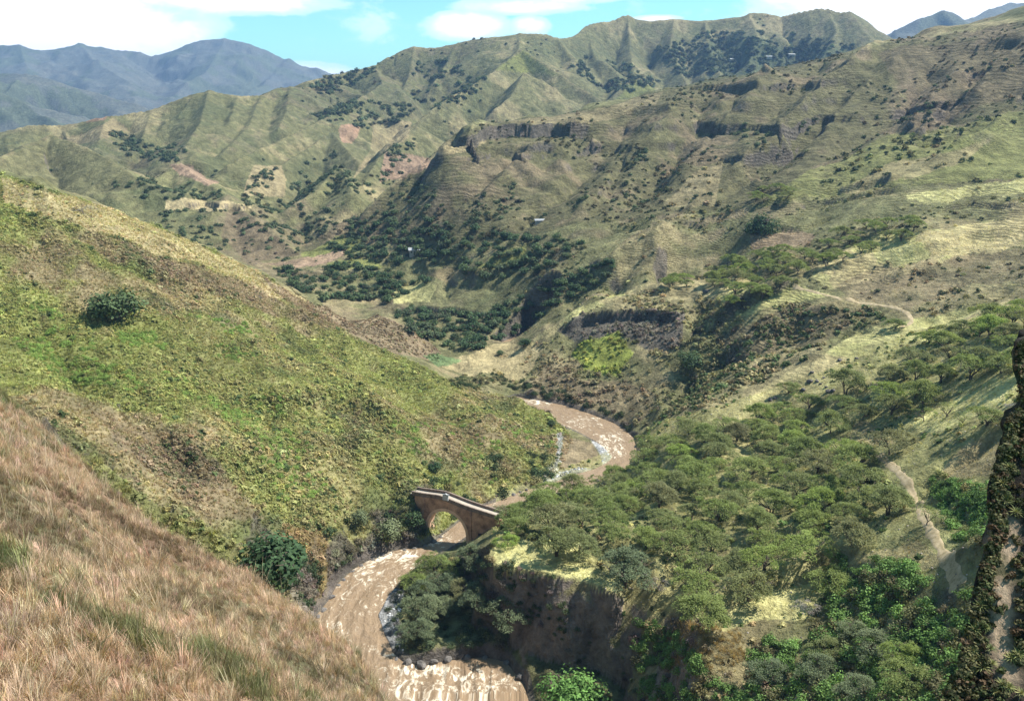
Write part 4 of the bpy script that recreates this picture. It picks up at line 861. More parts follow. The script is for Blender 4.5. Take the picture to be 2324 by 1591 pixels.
# scrub and grass of the other slopes
mR = area([(1110,1240),(1130,1110),(1290,1060),(1440,1000),(1480,960),(1600,930),(1700,900),(1850,850),(2050,760),(2600,640),(2600,1700),(1480,1700),(1430,1420),(1350,1320),(1112,1262)], 55, 235, False)
lawn = np.zeros(Z.shape, bool)
for q in ([(1115,1300),(1118,1250),(1170,1228),(1300,1235),(1350,1310),(1250,1302)], [(1600,1400),(1680,1370),(1800,1325),(1860,1320),(1850,1350),(1760,1390),(1640,1415)], [(2060,960),(2200,900),(2300,850),(2310,890),(2200,960),(2100,990)], [(1700,905),(1800,850),(1900,850),(1880,880),(1780,910)], [(2130,1080),(2200,1010),(2330,920),(2330,1000),(2260,1080),(2160,1100)]):
    lawn |= area(q, 60, 420)
DPATH = np.full(Z.shape, 99.0)
for wp in PATHW:
    mp2 = (gx > wp[:, 0].min() - 6) & (gx < wp[:, 0].max() + 6) & (gy > wp[:, 1].min() - 6) & (gy < wp[:, 1].max() + 6)
    DPATH[mp2] = np.minimum(DPATH[mp2], seg_dist(gx[mp2], gy[mp2], wp)[0])
lawn |= DPATH < 2.6
def stuff(name, dens, mask, smin, smax, k, coll, ni, jit=.2, extra=None, tilt=.15, zs=None, sink=.1, noise=None):
    P, i, j = sample(dens, mask & (DPATH > 1.3) & (~lawn if coll in (BUSHES, BIGB) else True))
    if noise is not None:
        kp = rng.random(len(P)) < np.clip(noise[0] + noise[1] * fbm(P[:, 0], P[:, 1], noise[2], 4, int(noise[3])), 0, 1); P, i, j = P[kp], i[kp], j[kp]
    s_ = rng.uniform(smin, smax, len(P)) * (1 + .25 * fbm(P[:, 0], P[:, 1], 18, 2, 5))
    return gn_scatter(name, P - [0, 0, sink], s_, rotz(len(P), tilt), rng.integers(0, ni, len(P)), tinted(i, j, k, jit, extra), coll, None if zs is None else s_ * zs)
stuff('right_bank_scrub', .22, mR & ~lawn, .4, 1.1, 1.5, BUSHES, 4, .25, ([.085, .14, .04], .5), noise=(.5, .9, 16, 91))
stuff('right_bank_grass', 1.6, mR, .25, .5, 1.7, FINE, 2)
mTh = area([(1900,1290),(2000,1270),(2150,1310),(2220,1330),(2240,1420),(2180,1600),(2160,1720),(1640,1720),(1620,1560),(1700,1470),(1850,1440),(1900,1400),(1870,1340)], 55, 160) | area([(2040,1090),(2120,1080),(2200,1110),(2330,1130),(2330,1320),(2190,1300),(2120,1200),(2060,1150)], 55, 160) | area([(1420,1400),(1600,1470),(1650,1600),(1640,1720),(1400,1720),(1440,1560)], 90, 140)
stuff('gorge_thicket', .75, mTh, .8, 1.9, 1.0, BIGB, 3, .2, ([.15, .25, .07], .8), noise=(.8, .6, 12, 93))
stuff('gorge_thicket_vines', .9, area([(1112,1262),(1250,1300),(1400,1340),(1560,1410),(1700,1430),(1700,1600),(1400,1600),(1180,1420)], 90, 150), .5, 1.0, 1.0, BIGB, 3, .2, ([.075, .10, .045], .7), noise=(.0, .7, 9, 94))
stuff('golden_grass', 5.0, area([(1490,1430),(1560,1410),(1680,1430),(1690,1500),(1600,1530),(1500,1520)], 80, 140), .7, 1.3, 1.0, TUFTS, 3, .2, ([.42, .30, .12], .9), .2)
mBl = area([(1010,870),(1180,790),(1250,740),(1400,660),(1640,650),(1700,700),(1640,800),(1700,850),(1680,900),(1480,960),(1430,985),(1180,905)], 200, 345)
stuff('bluff_scrub', .5, mBl & (COL[..., 0] < .3), .5, 1.3, 1.5, BUSHES, 4, .25, noise=(.5, .8, 14, 95))
mRav = area([(1430,985),(1560,880),(1640,790),(1760,690),(1980,700),(2020,730),(1900,780),(1800,830),(1690,890),(1560,950)], 180, 345)
stuff('ravine_scrub', .42, mRav, .6, 1.5, 1.5, BUSHES, 4, .25, ([.085, .13, .05], .4), noise=(.65, .9, 14, 96))
mUp = area([(1130,560),(1300,500),(1530,490),(1800,450),(2600,380),(2600,640),(2070,725),(1800,650),(1450,640),(1250,735),(1150,780),(1100,700)], 190, 430)
stuff('upland_scrub', .10, mUp & (COL[..., 0] < .27), .5, 1.5, 1.5, BUSHES, 4, .25, ([.06, .09, .04], .3), noise=(.35, 1.0, 30, 97))
stuff('upland_grass', .5, mUp, .3, .6, 1.7, FINE, 2)
stuff('spur_scrub', .5, area([(640,640),(700,690),(860,715),(930,750),(1010,800),(1000,830),(860,790),(740,740)], 280, 350), .4, 1.0, 1.4, BUSHES, 4, .25)
stuff('mountain_scrub', .03, mRM & (COL[..., 0] < .24), .8, 2.2, 1.2, BUSHES, 4, .25, ([.06, .085, .038], .4), noise=(.02, 1.3, 60, 98))
# riverside bushes on the left bank
stuff('riverside_bushes', .22, area([(760,1290),(700,1400),(640,1340),(620,1250),(700,1200),(830,1180),(930,1130),(1000,1090),(1150,1040),(1240,1030),(1250,1085),(1170,1120),(1100,1150),(960,1240)], 120, 240), .9, 2.2, 1.5, BIGB, 3, .25, ([.060, .090, .040], .5), noise=(.55, .8, 10, 99))
stuff('riverside_bushes_far_bank', .35, area([(1020,862),(1170,895),(1280,915),(1400,960),(1440,990),(1420,940),(1250,880),(1050,850)], 230, 320), .8, 1.8, 1.3, BIGB, 3, .25, ([.055, .08, .035], .6))
stuff('bench_scrub', .5, area([(905,1480),(880,1400),(930,1310),(1000,1270),(1085,1260),(1150,1300),(1150,1480),(1060,1500)], 100, 165), .7, 1.7, 1.3, BIGB, 3, .25, ([.09, .12, .06], .6))
# gravel
GM, nt, b = mat('river_stone'); oi = N(nt, 'ShaderNodeAttribute', attribute_name='tint', attribute_type='INSTANCER'); nt.links.new(oi.outputs['Color'], b.inputs['Base Color'])
def stone_mesh(name, seed, mt, sub=1, flat=.65):
    bm = bmesh.new(); bmesh.ops.create_icosphere(bm, subdivisions=sub, radius=1.0); r = np.random.default_rng(seed); ax = rdir(7, r); of = r.uniform(.62, .95, 7)
    for v in bm.verts:
        p = np.array(v.co)
        for a, o in zip(ax, of):
            e = p @ a - o
            if e > 0: p = p - a * e
        p += r.normal(size=3) * .035; v.co = (p[0], p[1] * .85, p[2] * flat)
    me = bpy.data.meshes.new(name); bm.to_mesh(me); bm.free(); me.materials.append(mt); return me
STONES = protos('gravel_stone', [stone_mesh('gravel_stone_%d' % i, 500 + i, GM) for i in range(3)])
mG = area([(1340,998),(1395,1022),(1400,1052),(1370,1062),(1362,1030)], 200, 280, False) | area([(1215,1108),(1230,1080),(1310,1062),(1345,1064),(1300,1085)], 180, 280, False) | area([(862,1345),(920,1330),(905,1400),(915,1480),(890,1470),(850,1400)], 100, 170, False) | area([(1262,985),(1278,985),(1272,1040),(1258,1075),(1240,1080),(1262,1040)], 200, 280, False)
P, i, j = sample(1.6, mG); c_ = np.array([.40, .41, .42]) * rng.uniform(.35, 1.5, (len(P), 1)); gn_scatter('river_gravel', P, rng.uniform(.12, .5, len(P)) ** 1.2, rotz(len(P)), rng.integers(0, 3, len(P)), np.clip(c_, .02, .7), STONES)
P, i, j = sample(.12, mR | mUp); c_ = np.array([.24, .21, .18]) * rng.uniform(.4, 1.9, (len(P), 1)); gn_scatter('slope_stones', P, rng.uniform(.06, .24, len(P)), rotz(len(P)), rng.integers(0, 3, len(P)), np.clip(c_, .02, .7), STONES)

stuff('valley_scrub', .02, (gy > 320) & (gy < 480) & (area([(620,615),(800,600),(980,640),(900,690),(740,690),(660,650)], 320, 520) | area([(880,705),(1000,700),(1130,715),(1150,765),(1080,795),(960,780)], 320, 420) | area([(1130,700),(1260,640),(1400,590),(1380,640),(1250,700),(1180,765),(1130,760)], 320, 420) | area([(700,540),(900,470),(1060,520),(1160,540),(1250,530),(1330,560),(1250,620),(1130,640),(1000,600),(860,600),(760,580)], 330, 560)), 1.3, 2.8, 1.0, BIGB, 3, .25, ([.075, .10, .045], .85), noise=(.6, .8, 30, 99))
# ------------------------------------------------------------------ woods far off, read as a mass
FT = protos('wood_tree', [bush_mesh('wood_tree_%d' % i, 520 + i, n=150, ls=.16, clumps=9, rz=.8, mt=M_BUSH, up=.6) for i in range(3)])
wood = np.zeros(Z.shape, bool)
WOODS = [([(350,480),(470,478),(585,490),(610,520),(560,580),(440,560),(380,520)], 420, 800), ([(240,420),(330,400),(420,420),(500,440),(510,460),(380,455),(260,450)], 500, 900), ([(600,470),(650,455),(720,470),(760,480),(760,520),(690,560),(640,600),(590,540)], 400, 900),
 ([(690,370),(760,350),(800,400),(820,440),(780,480),(700,470),(650,430)], 450, 1000), ([(560,420),(640,380),(600,470),(540,470)], 500, 900), ([(700,200),(800,150),(900,118),(860,170),(760,230),(720,220)], 900, 1300), ([(1000,140),(1040,130),(1100,200),(1040,240),(960,230)], 800, 1300),
 ([(940,150),(1000,150),(1060,210),(980,260),(930,230)], 800, 1300), ([(700,260),(860,230),(950,250),(900,290),(760,300)], 700, 1200), ([(1340,120),(1420,140),(1500,190),(1400,215),(1350,190),(1280,150)], 900, 1400), ([(1480,110),(1600,80),(1720,70),(1850,90),(1990,105),(2010,130),(1760,162),(1640,180),(1540,180)], 900, 1500),
 ([(850,390),(900,340),(960,320),(930,380),(880,440),(830,460)], 450, 900), ([(230,300),(330,320),(420,340),(400,370),(300,360),(240,330)], 700, 1100), ([(880,440),(960,410),(1010,430),(980,480),(900,500)], 380, 620), ([(1080,450),(1150,420),(1180,470),(1120,520),(1060,510)], 380, 620), ([(1410,380),(1440,335),(1470,340),(1440,390)], 380, 620), ([(1400,440),(1460,440),(1470,470),(1410,480)], 360, 560),
 ([(1530,480),(1600,430),(1640,410),(1600,470),(1550,500)], 330, 560), ([(1690,490),(1760,485),(1790,520),(1730,535),(1690,515)], 280, 420), ([(1440,500),(1500,480),(1510,520),(1380,560),(1340,560)], 330, 480), ([(2020,250),(2150,230),(2180,240),(2040,300)], 350, 600), ([(1640,300),(1760,290),(1850,270),(1830,310),(1700,330)], 400, 640),
 ([(700,540),(900,470),(1060,520),(1160,540),(1250,530),(1330,560),(1250,620),(1130,640),(1000,600),(860,600),(760,580)], 330, 560), ([(620,615),(800,600),(980,640),(900,690),(740,690),(660,650)], 330, 520), ([(1130,700),(1260,640),(1400,590),(1380,640),(1250,700),(1180,765),(1130,760)], 320, 420), ([(880,705),(1000,700),(1130,715),(1150,765),(1080,795),(960,780)], 320, 420)]
for q, a_, b_ in WOODS: wood |= area(q, a_, b_)
gul = (conc > .55) & (gy > 330) & (gy < 1500) & (slope > .1)
nbr = (gy > 320)
stuff('far_woodland', np.clip(9.0 / gy, .007, .03) * (gy > 430), wood & (gy > 430), 1.0, 1.0, 1.0, FT, 3, .25, ([.052, .075, .040], .9), zs=.85) if False else None
P, i, j = sample(np.clip(24.0 / gy, .014, .07), wood & (gy > 430)); kp = rng.random(len(P)) < np.clip(.85 + .9 * fbm(P[:, 0], P[:, 1], 40, 4, 201), 0, 1); P, i, j = P[kp], i[kp], j[kp]
s_ = np.clip(P[:, 1] / 215, 2.0, 5.0) * rng.uniform(.5, 1.2, len(P)); gn_scatter('far_woodland', P - [0, 0, .3], s_, rotz(len(P), .1), rng.integers(0, 3, len(P)), tinted(i, j, 1.0, .22, ([.085, .115, .058], .9)), FT)
P, i, j = sample(np.clip(5.0 / gy, .002, .015), gul & ~wood); s_ = np.clip(P[:, 1] / 260, 1.2, 4.0) * rng.uniform(.3, 1.15, len(P)); gn_scatter('gully_bushes', P - [0, 0, .3], s_, rotz(len(P), .1), rng.integers(0, 3, len(P)), tinted(i, j, 1.0, .22, ([.082, .108, .055], .85)), FT)
P, i, j = sample(.0022, (gy > 430) & (gy < 1500) & ~wood); kp = rng.random(len(P)) < np.clip(1.4 * fbm(P[:, 0], P[:, 1], 90, 4, 203), 0, 1); P, i, j = P[kp], i[kp], j[kp]; s_ = np.clip(P[:, 1] / 330, 1., 3.2) * rng.uniform(.25, 1.1, len(P)); gn_scatter('slope_bushes', P - [0, 0, .3], s_, rotz(len(P), .1), rng.integers(0, 3, len(P)), tinted(i, j, 1.0, .22, ([.080, .105, .055], .7)), FT)
print('stuff', time.time() - T0)

# ------------------------------------------------------------------ trees one can tell apart
def tag(o, label, cat, group=None):
    o['label'] = label; o['category'] = cat
    if group: o['group'] = group
ACA_C = [acacia_crown('acacia_crown_%d' % i, 600 + i, 5.0, [1.5, 1.9, 1.2, 2.5, 1.4][i], nsp=[46, 56, 34, 60, 40][i], mt=M_ACA) for i in range(5)]
ACA_T = [trunk_mesh('acacia_trunk_%d' % i, 620 + i, 3.2, 5.0, [2, 1, 3, 2, 2][i], 7, .26, M_BARK) for i in range(5)]
THIN_C = [acacia_crown('thin_crown_%d' % i, 640 + i, 5.0, 2.4, nsp=20, nl=60, ls=.17, mt=M_ACA) for i in range(2)]
BRD_C = [bush_mesh('broad_crown_%d' % i, 660 + i, n=1500, ls=.062, clumps=26, rz=.85, mt=M_DARK, up=.5) for i in range(3)]
VAL_C = [bush_mesh('valley_crown_%d' % i, 670 + i, n=360, ls=.11, clumps=12, rz=.62, mt=M_DARK, up=.6) for i in range(4)]
BRD_T = [trunk_mesh('broad_trunk_%d' % i, 680 + i, .55, .8, 1, 5, .09, M_BARK, .5) for i in range(2)]
M_LIME = leaf_mat('lime_leaves', [(0, (.11, .22, .06)), (1, (.13, .25, .065))]); M_GREYL = leaf_mat('grey_leaves', [(0, (.12, .155, .085)), (1, (.18, .21, .11))])
M_BARE = leaf_mat('bare_twigs', [(0, (.22, .20, .17)), (1, (.26, .22, .19))], trans=.05)
LIME_C = bush_mesh('lime_crown', 690, n=2600, ls=.05, clumps=34, rz=.8, mt=M_LIME, up=.6); GREY_C = bush_mesh('grey_crown', 691, n=1700, ls=.055, clumps=30, rz=.9, mt=M_GREYL, up=.4)
BARE_C = acacia_crown('bare_crown', 692, 5.0, 2.4, nsp=26, nl=60, ls=.14, mt=M_BARE); ACLOW = [acacia_crown('scrubby_crown_%d' % i, 694 + i, 5.0, 3.0, nsp=60, nl=100, ls=.16, mt=[M_GREYL, M_ACA][i]) for i in range(2)]
def tree(name, x, y, z, Rm, crown, trunk, k, hk, label, cat='tree', group=None, lift=0.0):
    """k: crown size in the mesh's own units; hk: height of the crown's underside over the ground, in crown radii"""
    e = bpy.data.objects.new(name, None); e.empty_display_size = .3; col.objects.link(e); e.location = (x, y, z); e.rotation_euler = (0, 0, random.uniform(0, 6.28)); s = Rm / k; e.scale = (s, s, s * random.uniform(.88, 1.12))
    t = bpy.data.objects.new('trunk', trunk); col.objects.link(t); t.parent = e
    c = bpy.data.objects.new('crown', crown); col.objects.link(c); c.parent = e; c.location = (0, 0, hk * k)
    tag(e, label, cat, group); return e
random.seed(4)
LAWNS = [[(1105,1320),(1110,1240),(1170,1215),(1330,1220),(1400,1330),(1250,1320)], [(1570,1500),(1600,1400),(1660,1360),(1800,1300),(1890,1300),(1900,1400),(1850,1500),(1700,1530)], [(2050,985),(2200,880),(2324,830),(2324,920),(2210,990),(2100,1010)], [(1690,925),(1800,850),(1920,850),(1900,900),(1780,935)]]
placed = []
TONES = [('deep green', (.62, .72, .62)), ('mid green', (.9, .95, .9)), ('yellow green', (1.22, 1.18, .85)), ('bright green', (1.0, 1.35, .8)), ('dull olive', (.95, .80, .85)), ('greyish brown', (.95, .70, 1.0))]
USED = set()
def describe(label, X, Y, box_, size):
    h_ = ['left', 'middle', 'right'][int(np.clip(3 * (X - box_[0]) / (box_[2] - box_[0]), 0, 2))]; v_ = ['far', 'central', 'near'][int(np.clip(3 * (Y - box_[1]) / (box_[3] - box_[1]), 0, 2))]
    where = ('in the ' + v_ + ' ' + h_).replace('central middle', 'centre').replace('in the centre', 'at the centre').replace('far middle', 'far middle')
    for k in rng.choice(6, 6, replace=False, p=[.16, .24, .22, .13, .15, .10]):
        tn, tc3 = TONES[int(k)]; lb = '%s %s %s %s of %s' % (size, tn, label[0], where, label[1])
        if lb not in USED: break
    USED.add(lb); return lb, tc3
def stand(poly, n, rmin, rmax, label, group, kind='aca', sp=.71, d0=55, d1=600, gap=(), name='acacia_tree', tries=40):
    poly = np.array(poly, float); cnt = 0
    cx_ = rng.uniform(poly[:, 0].min(), poly[:, 0].max(), n * tries); cy_ = rng.uniform(poly[:, 1].min(), poly[:, 1].max(), n * tries); ins = inpoly(cx_, cy_, poly); W3 = raycast(cx_[ins], cy_[ins], d0, d1)
    Xi, Yi = cx_[ins], cy_[ins]; bx_ = (poly[:, 0].min(), poly[:, 1].min(), poly[:, 0].max(), poly[:, 1].max())
    for w3, X0, Y0 in zip(W3, Xi, Yi):
        if cnt >= n: break
        if np.isnan(w3[0]): continue
        Rm = rng.uniform(rmin, rmax)
        if any((w3[0] - p[0]) ** 2 + (w3[1] - p[1]) ** 2 < (sp * (Rm + p[2])) ** 2 for p in placed): continue
        if float(sdpoly(np.array([w3[0]]), np.array([w3[1]]), RIVER)[0]) < 1.0: continue
        if any(inpoly(np.array([X0]), np.array([Y0]), lw)[0] for lw in LAWNS): continue
        if min(seg_dist(np.array([w3[0]]), np.array([w3[1]]), wp)[0][0] for wp in PATHW) < Rm * .55 + .8: continue
        placed.append((w3[0], w3[1], Rm)); cnt += 1; v = int(rng.integers(0, 5)); q_ = (Rm - rmin) / (rmax - rmin); lab, tc3 = describe(label, X0, Y0, bx_, 'wide' if q_ > .7 else ('small' if q_ < .3 else 'medium'))
        if kind == 'aca': e_ = tree(name, w3[0], w3[1], w3[2], Rm, ACA_C[v], ACA_T[v], 5.0, .62, lab, group=group)
        elif kind == 'low': e_ = tree(name, w3[0], w3[1], w3[2], Rm, ACLOW[v % 2], ACA_T[v], 5.0, .42, lab, group=group)
        elif kind == 'thin': e_ = tree(name, w3[0], w3[1], w3[2], Rm, THIN_C[v % 2], ACA_T[v], 5.0, .55, lab, group=group)
        elif kind == 'val': e_ = tree(name, w3[0], w3[1], w3[2], Rm, VAL_C[v % 4], BRD_T[v % 2], 1.0, .18, lab, group=group)
        e_.children[1].color = (*tc3, 1)
    print(name, label[1][:40], cnt); return cnt
def single(name, X, Y, Rm, crown, trunk, k, hk, label, d0=55, d1=1500, cat='tree'):
    w3 = raycast([X], [Y], d0, d1)[0]
    if np.isnan(w3[0]): print('missed', label); return
    placed.append((w3[0], w3[1], Rm)); return tree(name, w3[0], w3[1], w3[2], Rm, crown, trunk, k, hk, label, cat)
SG = [
 ('shade_tree', 266, 728, 8.6, BRD_C[0], BRD_T[0], 1.0, .30, 'large rounded dark green tree alone on the left hillside'),
 ('acacia_tree', 190, 487, 3.6, BARE_C, ACA_T[1], 5.0, .45, 'small sparse brownish umbrella tree near the crest of the left hill'),
 ('shade_tree', 1568, 835, 5.2, BRD_C[1], BRD_T[1], 1.0, .25, 'dark green leafy tree standing in the ravine right of the shaded bluff'),
 ('shade_tree', 1728, 528, 8.0, BRD_C[2], BRD_T[0], 1.0, .0, 'wide dark green bushy clump on the slope above the upper grove'),
 ('shade_tree', 1135, 806, 1.9, BRD_C[0], BRD_T[1], 1.0, .3, 'small lone dark tree in the middle of the riverside meadow'),
 ('shade_tree', 1190, 786, 3.2, BRD_C[1], BRD_T[1], 1.0, .2, 'dark green tree at the far edge of the riverside meadow'),
 ('grey_leaved_tree', 880, 1222, 4.6, GREY_C, BRD_T[0], 1.0, .25, 'rounded grey green tree on the bank just left of the brick bridge'),
 ('grey_leaved_tree', 815, 1190, 3.0, GREY_C, BRD_T[1], 1.0, .2, 'smaller pale grey green tree on the bank left of the rounded one by the bridge'),
 ('shade_tree', 940, 1190, 3.2, BRD_C[1], BRD_T[0], 1.0, .1, 'dark green tree pressed against the left end of the brick bridge'),
 ('shade_tree', 615, 1312, 4.6, BRD_C[2], BRD_T[1], 1.0, .15, 'dark green tree overhanging the gully at the foot of the left hill'),
 ('shade_tree', 985, 1066, 2.6, BRD_C[0], BRD_T[1], 1.0, .05, 'compact dark round tree on the slope above the bridge'),
 ('shade_tree', 862, 1090, 1.7, BRD_C[1], BRD_T[0], 1.0, .05, 'little dark bush like tree on the hillside left of the compact dark one'),
 ('shade_tree', 1252, 968, 1.8, BRD_C[2], BRD_T[1], 1.0, .5, 'small dark tree at the tip of the left hill against the river bend'),
 ('lime_green_tree', 1290, 1606, 6.2, LIME_C, BRD_T[0], 1.0, .12, 'bright green feathery tree at the bottom of the gorge below the cliff'),
 ('acacia_tree', 1172, 1212, 3.3, ACA_C[3], ACA_T[0], 5.0, .6, 'green umbrella tree hiding the right end of the brick bridge'),
 ('acacia_tree', 1150, 1238, 2.4, ACLOW[1], ACA_T[0], 5.0, .4, 'low bushy tree on the bank just below the right end of the bridge'),
 ('acacia_tree', 1264, 1262, 5.0, ACA_C[0], ACA_T[0], 5.0, .66, 'umbrella tree with a forked trunk at the left of the grassy terrace'),
 ('acacia_tree', 1312, 1262, 4.6, ACA_C[1], ACA_T[2], 5.0, .6, 'umbrella tree with many spreading stems in the middle of the grassy terrace'),
 ('acacia_tree', 1418, 1325, 5.6, ACLOW[0], ACA_T[2], 5.0, .5, 'greyish umbrella tree at the right end of the grassy terrace'),
 ('acacia_tree', 1492, 1338, 2.4, BARE_C, ACA_T[0], 5.0, .3, 'leafless pale grey shrub like tree right of the grassy terrace'),
 ('acacia_tree', 1590, 1420, 4.4, ACA_C[3], ACA_T[1], 5.0, .6, 'umbrella tree at the left tip of the pale grass clearing'),
 ('acacia_tree', 1700, 1362, 5.0, ACA_C[4], ACA_T[2], 5.0, .6, 'dark crowned umbrella tree on the upper edge of the pale grass clearing'),
 ('acacia_tree', 1884, 1352, 4.0, ACLOW[1], ACA_T[1], 5.0, .6, 'dark stemmed bushy tree at the right end of the pale grass clearing'),
 ('acacia_tree', 1833, 1398, 2.2, BARE_C, ACA_T[1], 5.0, .75, 'thin almost bare sapling below the pale grass clearing'),
 ('acacia_tree', 2102, 1192, 2.4, THIN_C[0], ACA_T[1], 5.0, .8, 'slender dark young tree standing right beside the dirt path'),
 ('acacia_tree', 2097, 956, 2.4, THIN_C[1], ACA_T[1], 5.0, .75, 'slim upright tree, leftmost on the sunlit grass strip'),
 ('acacia_tree', 2148, 946, 2.7, THIN_C[0], ACA_T[0], 5.0, .7, 'vase shaped small tree in the middle of the sunlit grass strip'),
 ('acacia_tree', 2184, 962, 2.0, THIN_C[1], ACA_T[2], 5.0, .6, 'faint twiggy small tree on the sunlit grass strip between two fuller ones'),
 ('acacia_tree', 2240, 966, 3.8, ACA_C[2], ACA_T[2], 5.0, .6, 'fuller many stemmed tree at the right of the sunlit grass strip'),
 ('acacia_tree', 2306, 944, 2.2, BARE_C, ACA_T[0], 5.0, .5, 'twiggy brownish small tree close to the dark rock face'),
 ('acacia_tree', 2020, 1030, 4.4, ACA_C[1], ACA_T[1], 5.0, .6, 'round umbrella tree where the dirt path starts below the bare patch'),
 ('acacia_tree', 1934, 1010, 3.0, THIN_C[0], ACA_T[1], 5.0, .6, 'small thin crowned tree on the left edge of the bare earth patch'),
 ('acacia_tree', 2030, 748, 3.2, ACA_C[3], ACA_T[1], 5.0, .5, 'lone green umbrella tree beside the upper path bend'),
 ('acacia_tree', 1790, 892, 3.4, ACA_C[0], ACA_T[2], 5.0, .6, 'spreading small tree on the bare shoulder above the grove'),
 ('acacia_tree', 2203, 862, 5.0, ACA_C[4], ACA_T[0], 5.0, .7, 'wide flat topped tree with visible fork at the upper edge of the sunlit grass'),
]
for q in SG: single(*q)
stand([(1120,1235),(1128,1160),(1180,1140),(1290,1110),(1330,1130),(1345,1205),(1250,1215),(1160,1222)], 12, 3.6, 5.0, ('flat topped acacia', 'the bridge end thicket'), 'acacias by the bridge')
stand([(1300,1110),(1360,1070),(1450,1060),(1470,1010),(1600,960),(1650,1070),(1500,1160),(1350,1160)], 26, 3.8, 5.4, ('flat topped acacia', 'the river bend grove'), 'acacias along the river bend')
stand([(1345,1225),(1350,1160),(1500,1160),(1650,1070),(1820,1020),(1960,1040),(2010,1100),(2040,1190),(1970,1260),(1900,1260),(1850,1310),(1700,1350),(1600,1390),(1540,1400),(1470,1330),(1400,1270)], 64, 3.2, 5.4, ('flat topped acacia', 'the big middle grove'), 'acacias of the middle grove')
stand([(1600,980),(1700,940),(1850,910),(1900,890),(1980,870),(2060,820),(2140,800),(2270,820),(2324,780),(2330,850),(2230,870),(2120,920),(2060,960),(1960,960),(1880,1000),(1760,1030)], 54, 3.6, 5.2, ('flat topped acacia', 'the upper grove'), 'acacias of the upper grove')
stand([(2080,790),(2200,740),(2330,700),(2330,770),(2200,800)], 14, 3.4, 5.0, ('flat topped acacia', 'the right edge grove'), 'acacias at the right edge')
stand([(1460,652),(1540,636),(1640,640),(1640,654),(1560,656)], 7, 3.0, 4.2, ('flat topped acacia', 'the bluff lip row'), 'acacias on the lip of the high terrace', sp=.8)
stand([(1600,628),(1700,590),(1800,565),(1830,590),(1800,640),(1720,700),(1660,715),(1640,665)], 34, 3.2, 4.8, ('flat topped acacia', 'the high terrace grove'), 'acacias of the high terrace', d0=200)
stand([(1830,600),(1880,550),(1980,510),(2090,515),(2085,545),(1960,575),(1870,610)], 17, 3.0, 4.4, ('flat topped acacia', 'the pale spur grove'), 'acacias above the pale spur', d0=200)
stand([(1690,440),(1800,425),(1830,445),(1800,455),(1700,460)], 7, 3.0, 4.2, ('umbrella tree', 'the small high shelf'), 'trees on the small shelf', d0=200, sp=.8)
stand([(905,1440),(930,1330),(1000,1280),(1085,1265),(1130,1300),(1170,1420),(1100,1480),(960,1490)], 13, 3.0, 4.8, ('bushy tree', 'the riverside bench'), 'trees on the low bench', 'low', .6)
stand([(1640,1440),(1780,1420),(1900,1430),(2100,1480),(2150,1560),(1900,1600),(1700,1560)], 12, 2.2, 3.4, ('bushy tree', 'the lower right thicket'), 'trees of the lower right thicket', 'low', .8)
NV_ = 0
for q, n_, lb, gr in (([(620,615),(800,600),(980,640),(900,690),(740,690),(660,650)], 60, ('rounded tree', 'the valley floor wood'), 'valley floor trees'),
                      ([(880,705),(1000,700),(1130,715),(1150,765),(1080,795),(960,780)], 55, ('rounded tree', 'the wood behind the meadow'), 'trees behind the meadow'),
                      ([(1130,700),(1260,640),(1400,590),(1380,640),(1250,700),(1180,765),(1130,760)], 60, ('rounded tree', 'the belt behind the bluff'), 'trees of the side valley'),
                      ([(700,550),(900,480),(1060,520),(1160,540),(1250,530),(1330,560),(1250,620),(1130,640),(1000,600),(860,600),(760,580)], 110, ('rounded tree', 'the mountain foot wood'), 'trees at the foot of the mountain')):
    stand(q, n_, 2.2, 4.4, lb, gr, 'val', .55, 320, 560, name='valley_tree')
print('trees', len(placed), time.time() - T0)

# ------------------------------------------------------------------ the brick arch bridge
def simple_mat(name, c, rough=.85, noise=None):
    m, nt, b = mat(name); b.inputs['Roughness'].default_value = rough
    if noise:
        g_ = N(nt, 'ShaderNodeNewGeometry'); n_ = N(nt, 'ShaderNodeTexNoise', i_Scale=noise[0], i_Detail=7.0, i_Roughness=.7); nt.links.new(g_.outputs['Position'], n_.inputs['Vector'])
        nt.links.new(ramp(nt, n_.outputs[0], [(.3, tuple(x * noise[1] for x in c)), (.7, tuple(min(.9, x * noise[2]) for x in c))]), b.inputs['Base Color'])
        bp = N(nt, 'ShaderNodeBump', i_Strength=.5, i_Distance=.08); nt.links.new(n_.outputs[0], bp.inputs['Height']); nt.links.new(bp.outputs[0], b.inputs['Normal'])
    else: b.inputs['Base Color'].default_value = (c[0], c[1], c[2], 1)
    return m
m, nt, b = mat('brick'); tcx = N(nt, 'ShaderNodeTexCoord'); sx_ = N(nt, 'ShaderNodeSeparateXYZ'); nt.links.new(tcx.outputs['Object'], sx_.inputs[0]); cb = N(nt, 'ShaderNodeCombineXYZ'); nt.links.new(mth(nt, 'ADD', sx_.outputs[0], sx_.outputs[1]), cb.inputs[0]); nt.links.new(sx_.outputs[2], cb.inputs[1])
bk = N(nt, 'ShaderNodeTexBrick', i_Scale=1.0); bk.inputs['Color1'].default_value = (.50, .27, .18, 1); bk.inputs['Color2'].default_value = (.62, .36, .24, 1); bk.inputs['Mortar'].default_value = (.40, .33, .26, 1); bk.inputs['Brick Width'].default_value = .42; bk.inputs['Row Height'].default_value = .14; bk.inputs['Mortar Size'].default_value = .02
nt.links.new(cb.outputs[0], bk.inputs['Vector']); n_ = N(nt, 'ShaderNodeTexNoise', i_Scale=.55, i_Detail=8.0, i_Roughness=.7); nt.links.new(tcx.outputs['Object'], n_.inputs['Vector'])
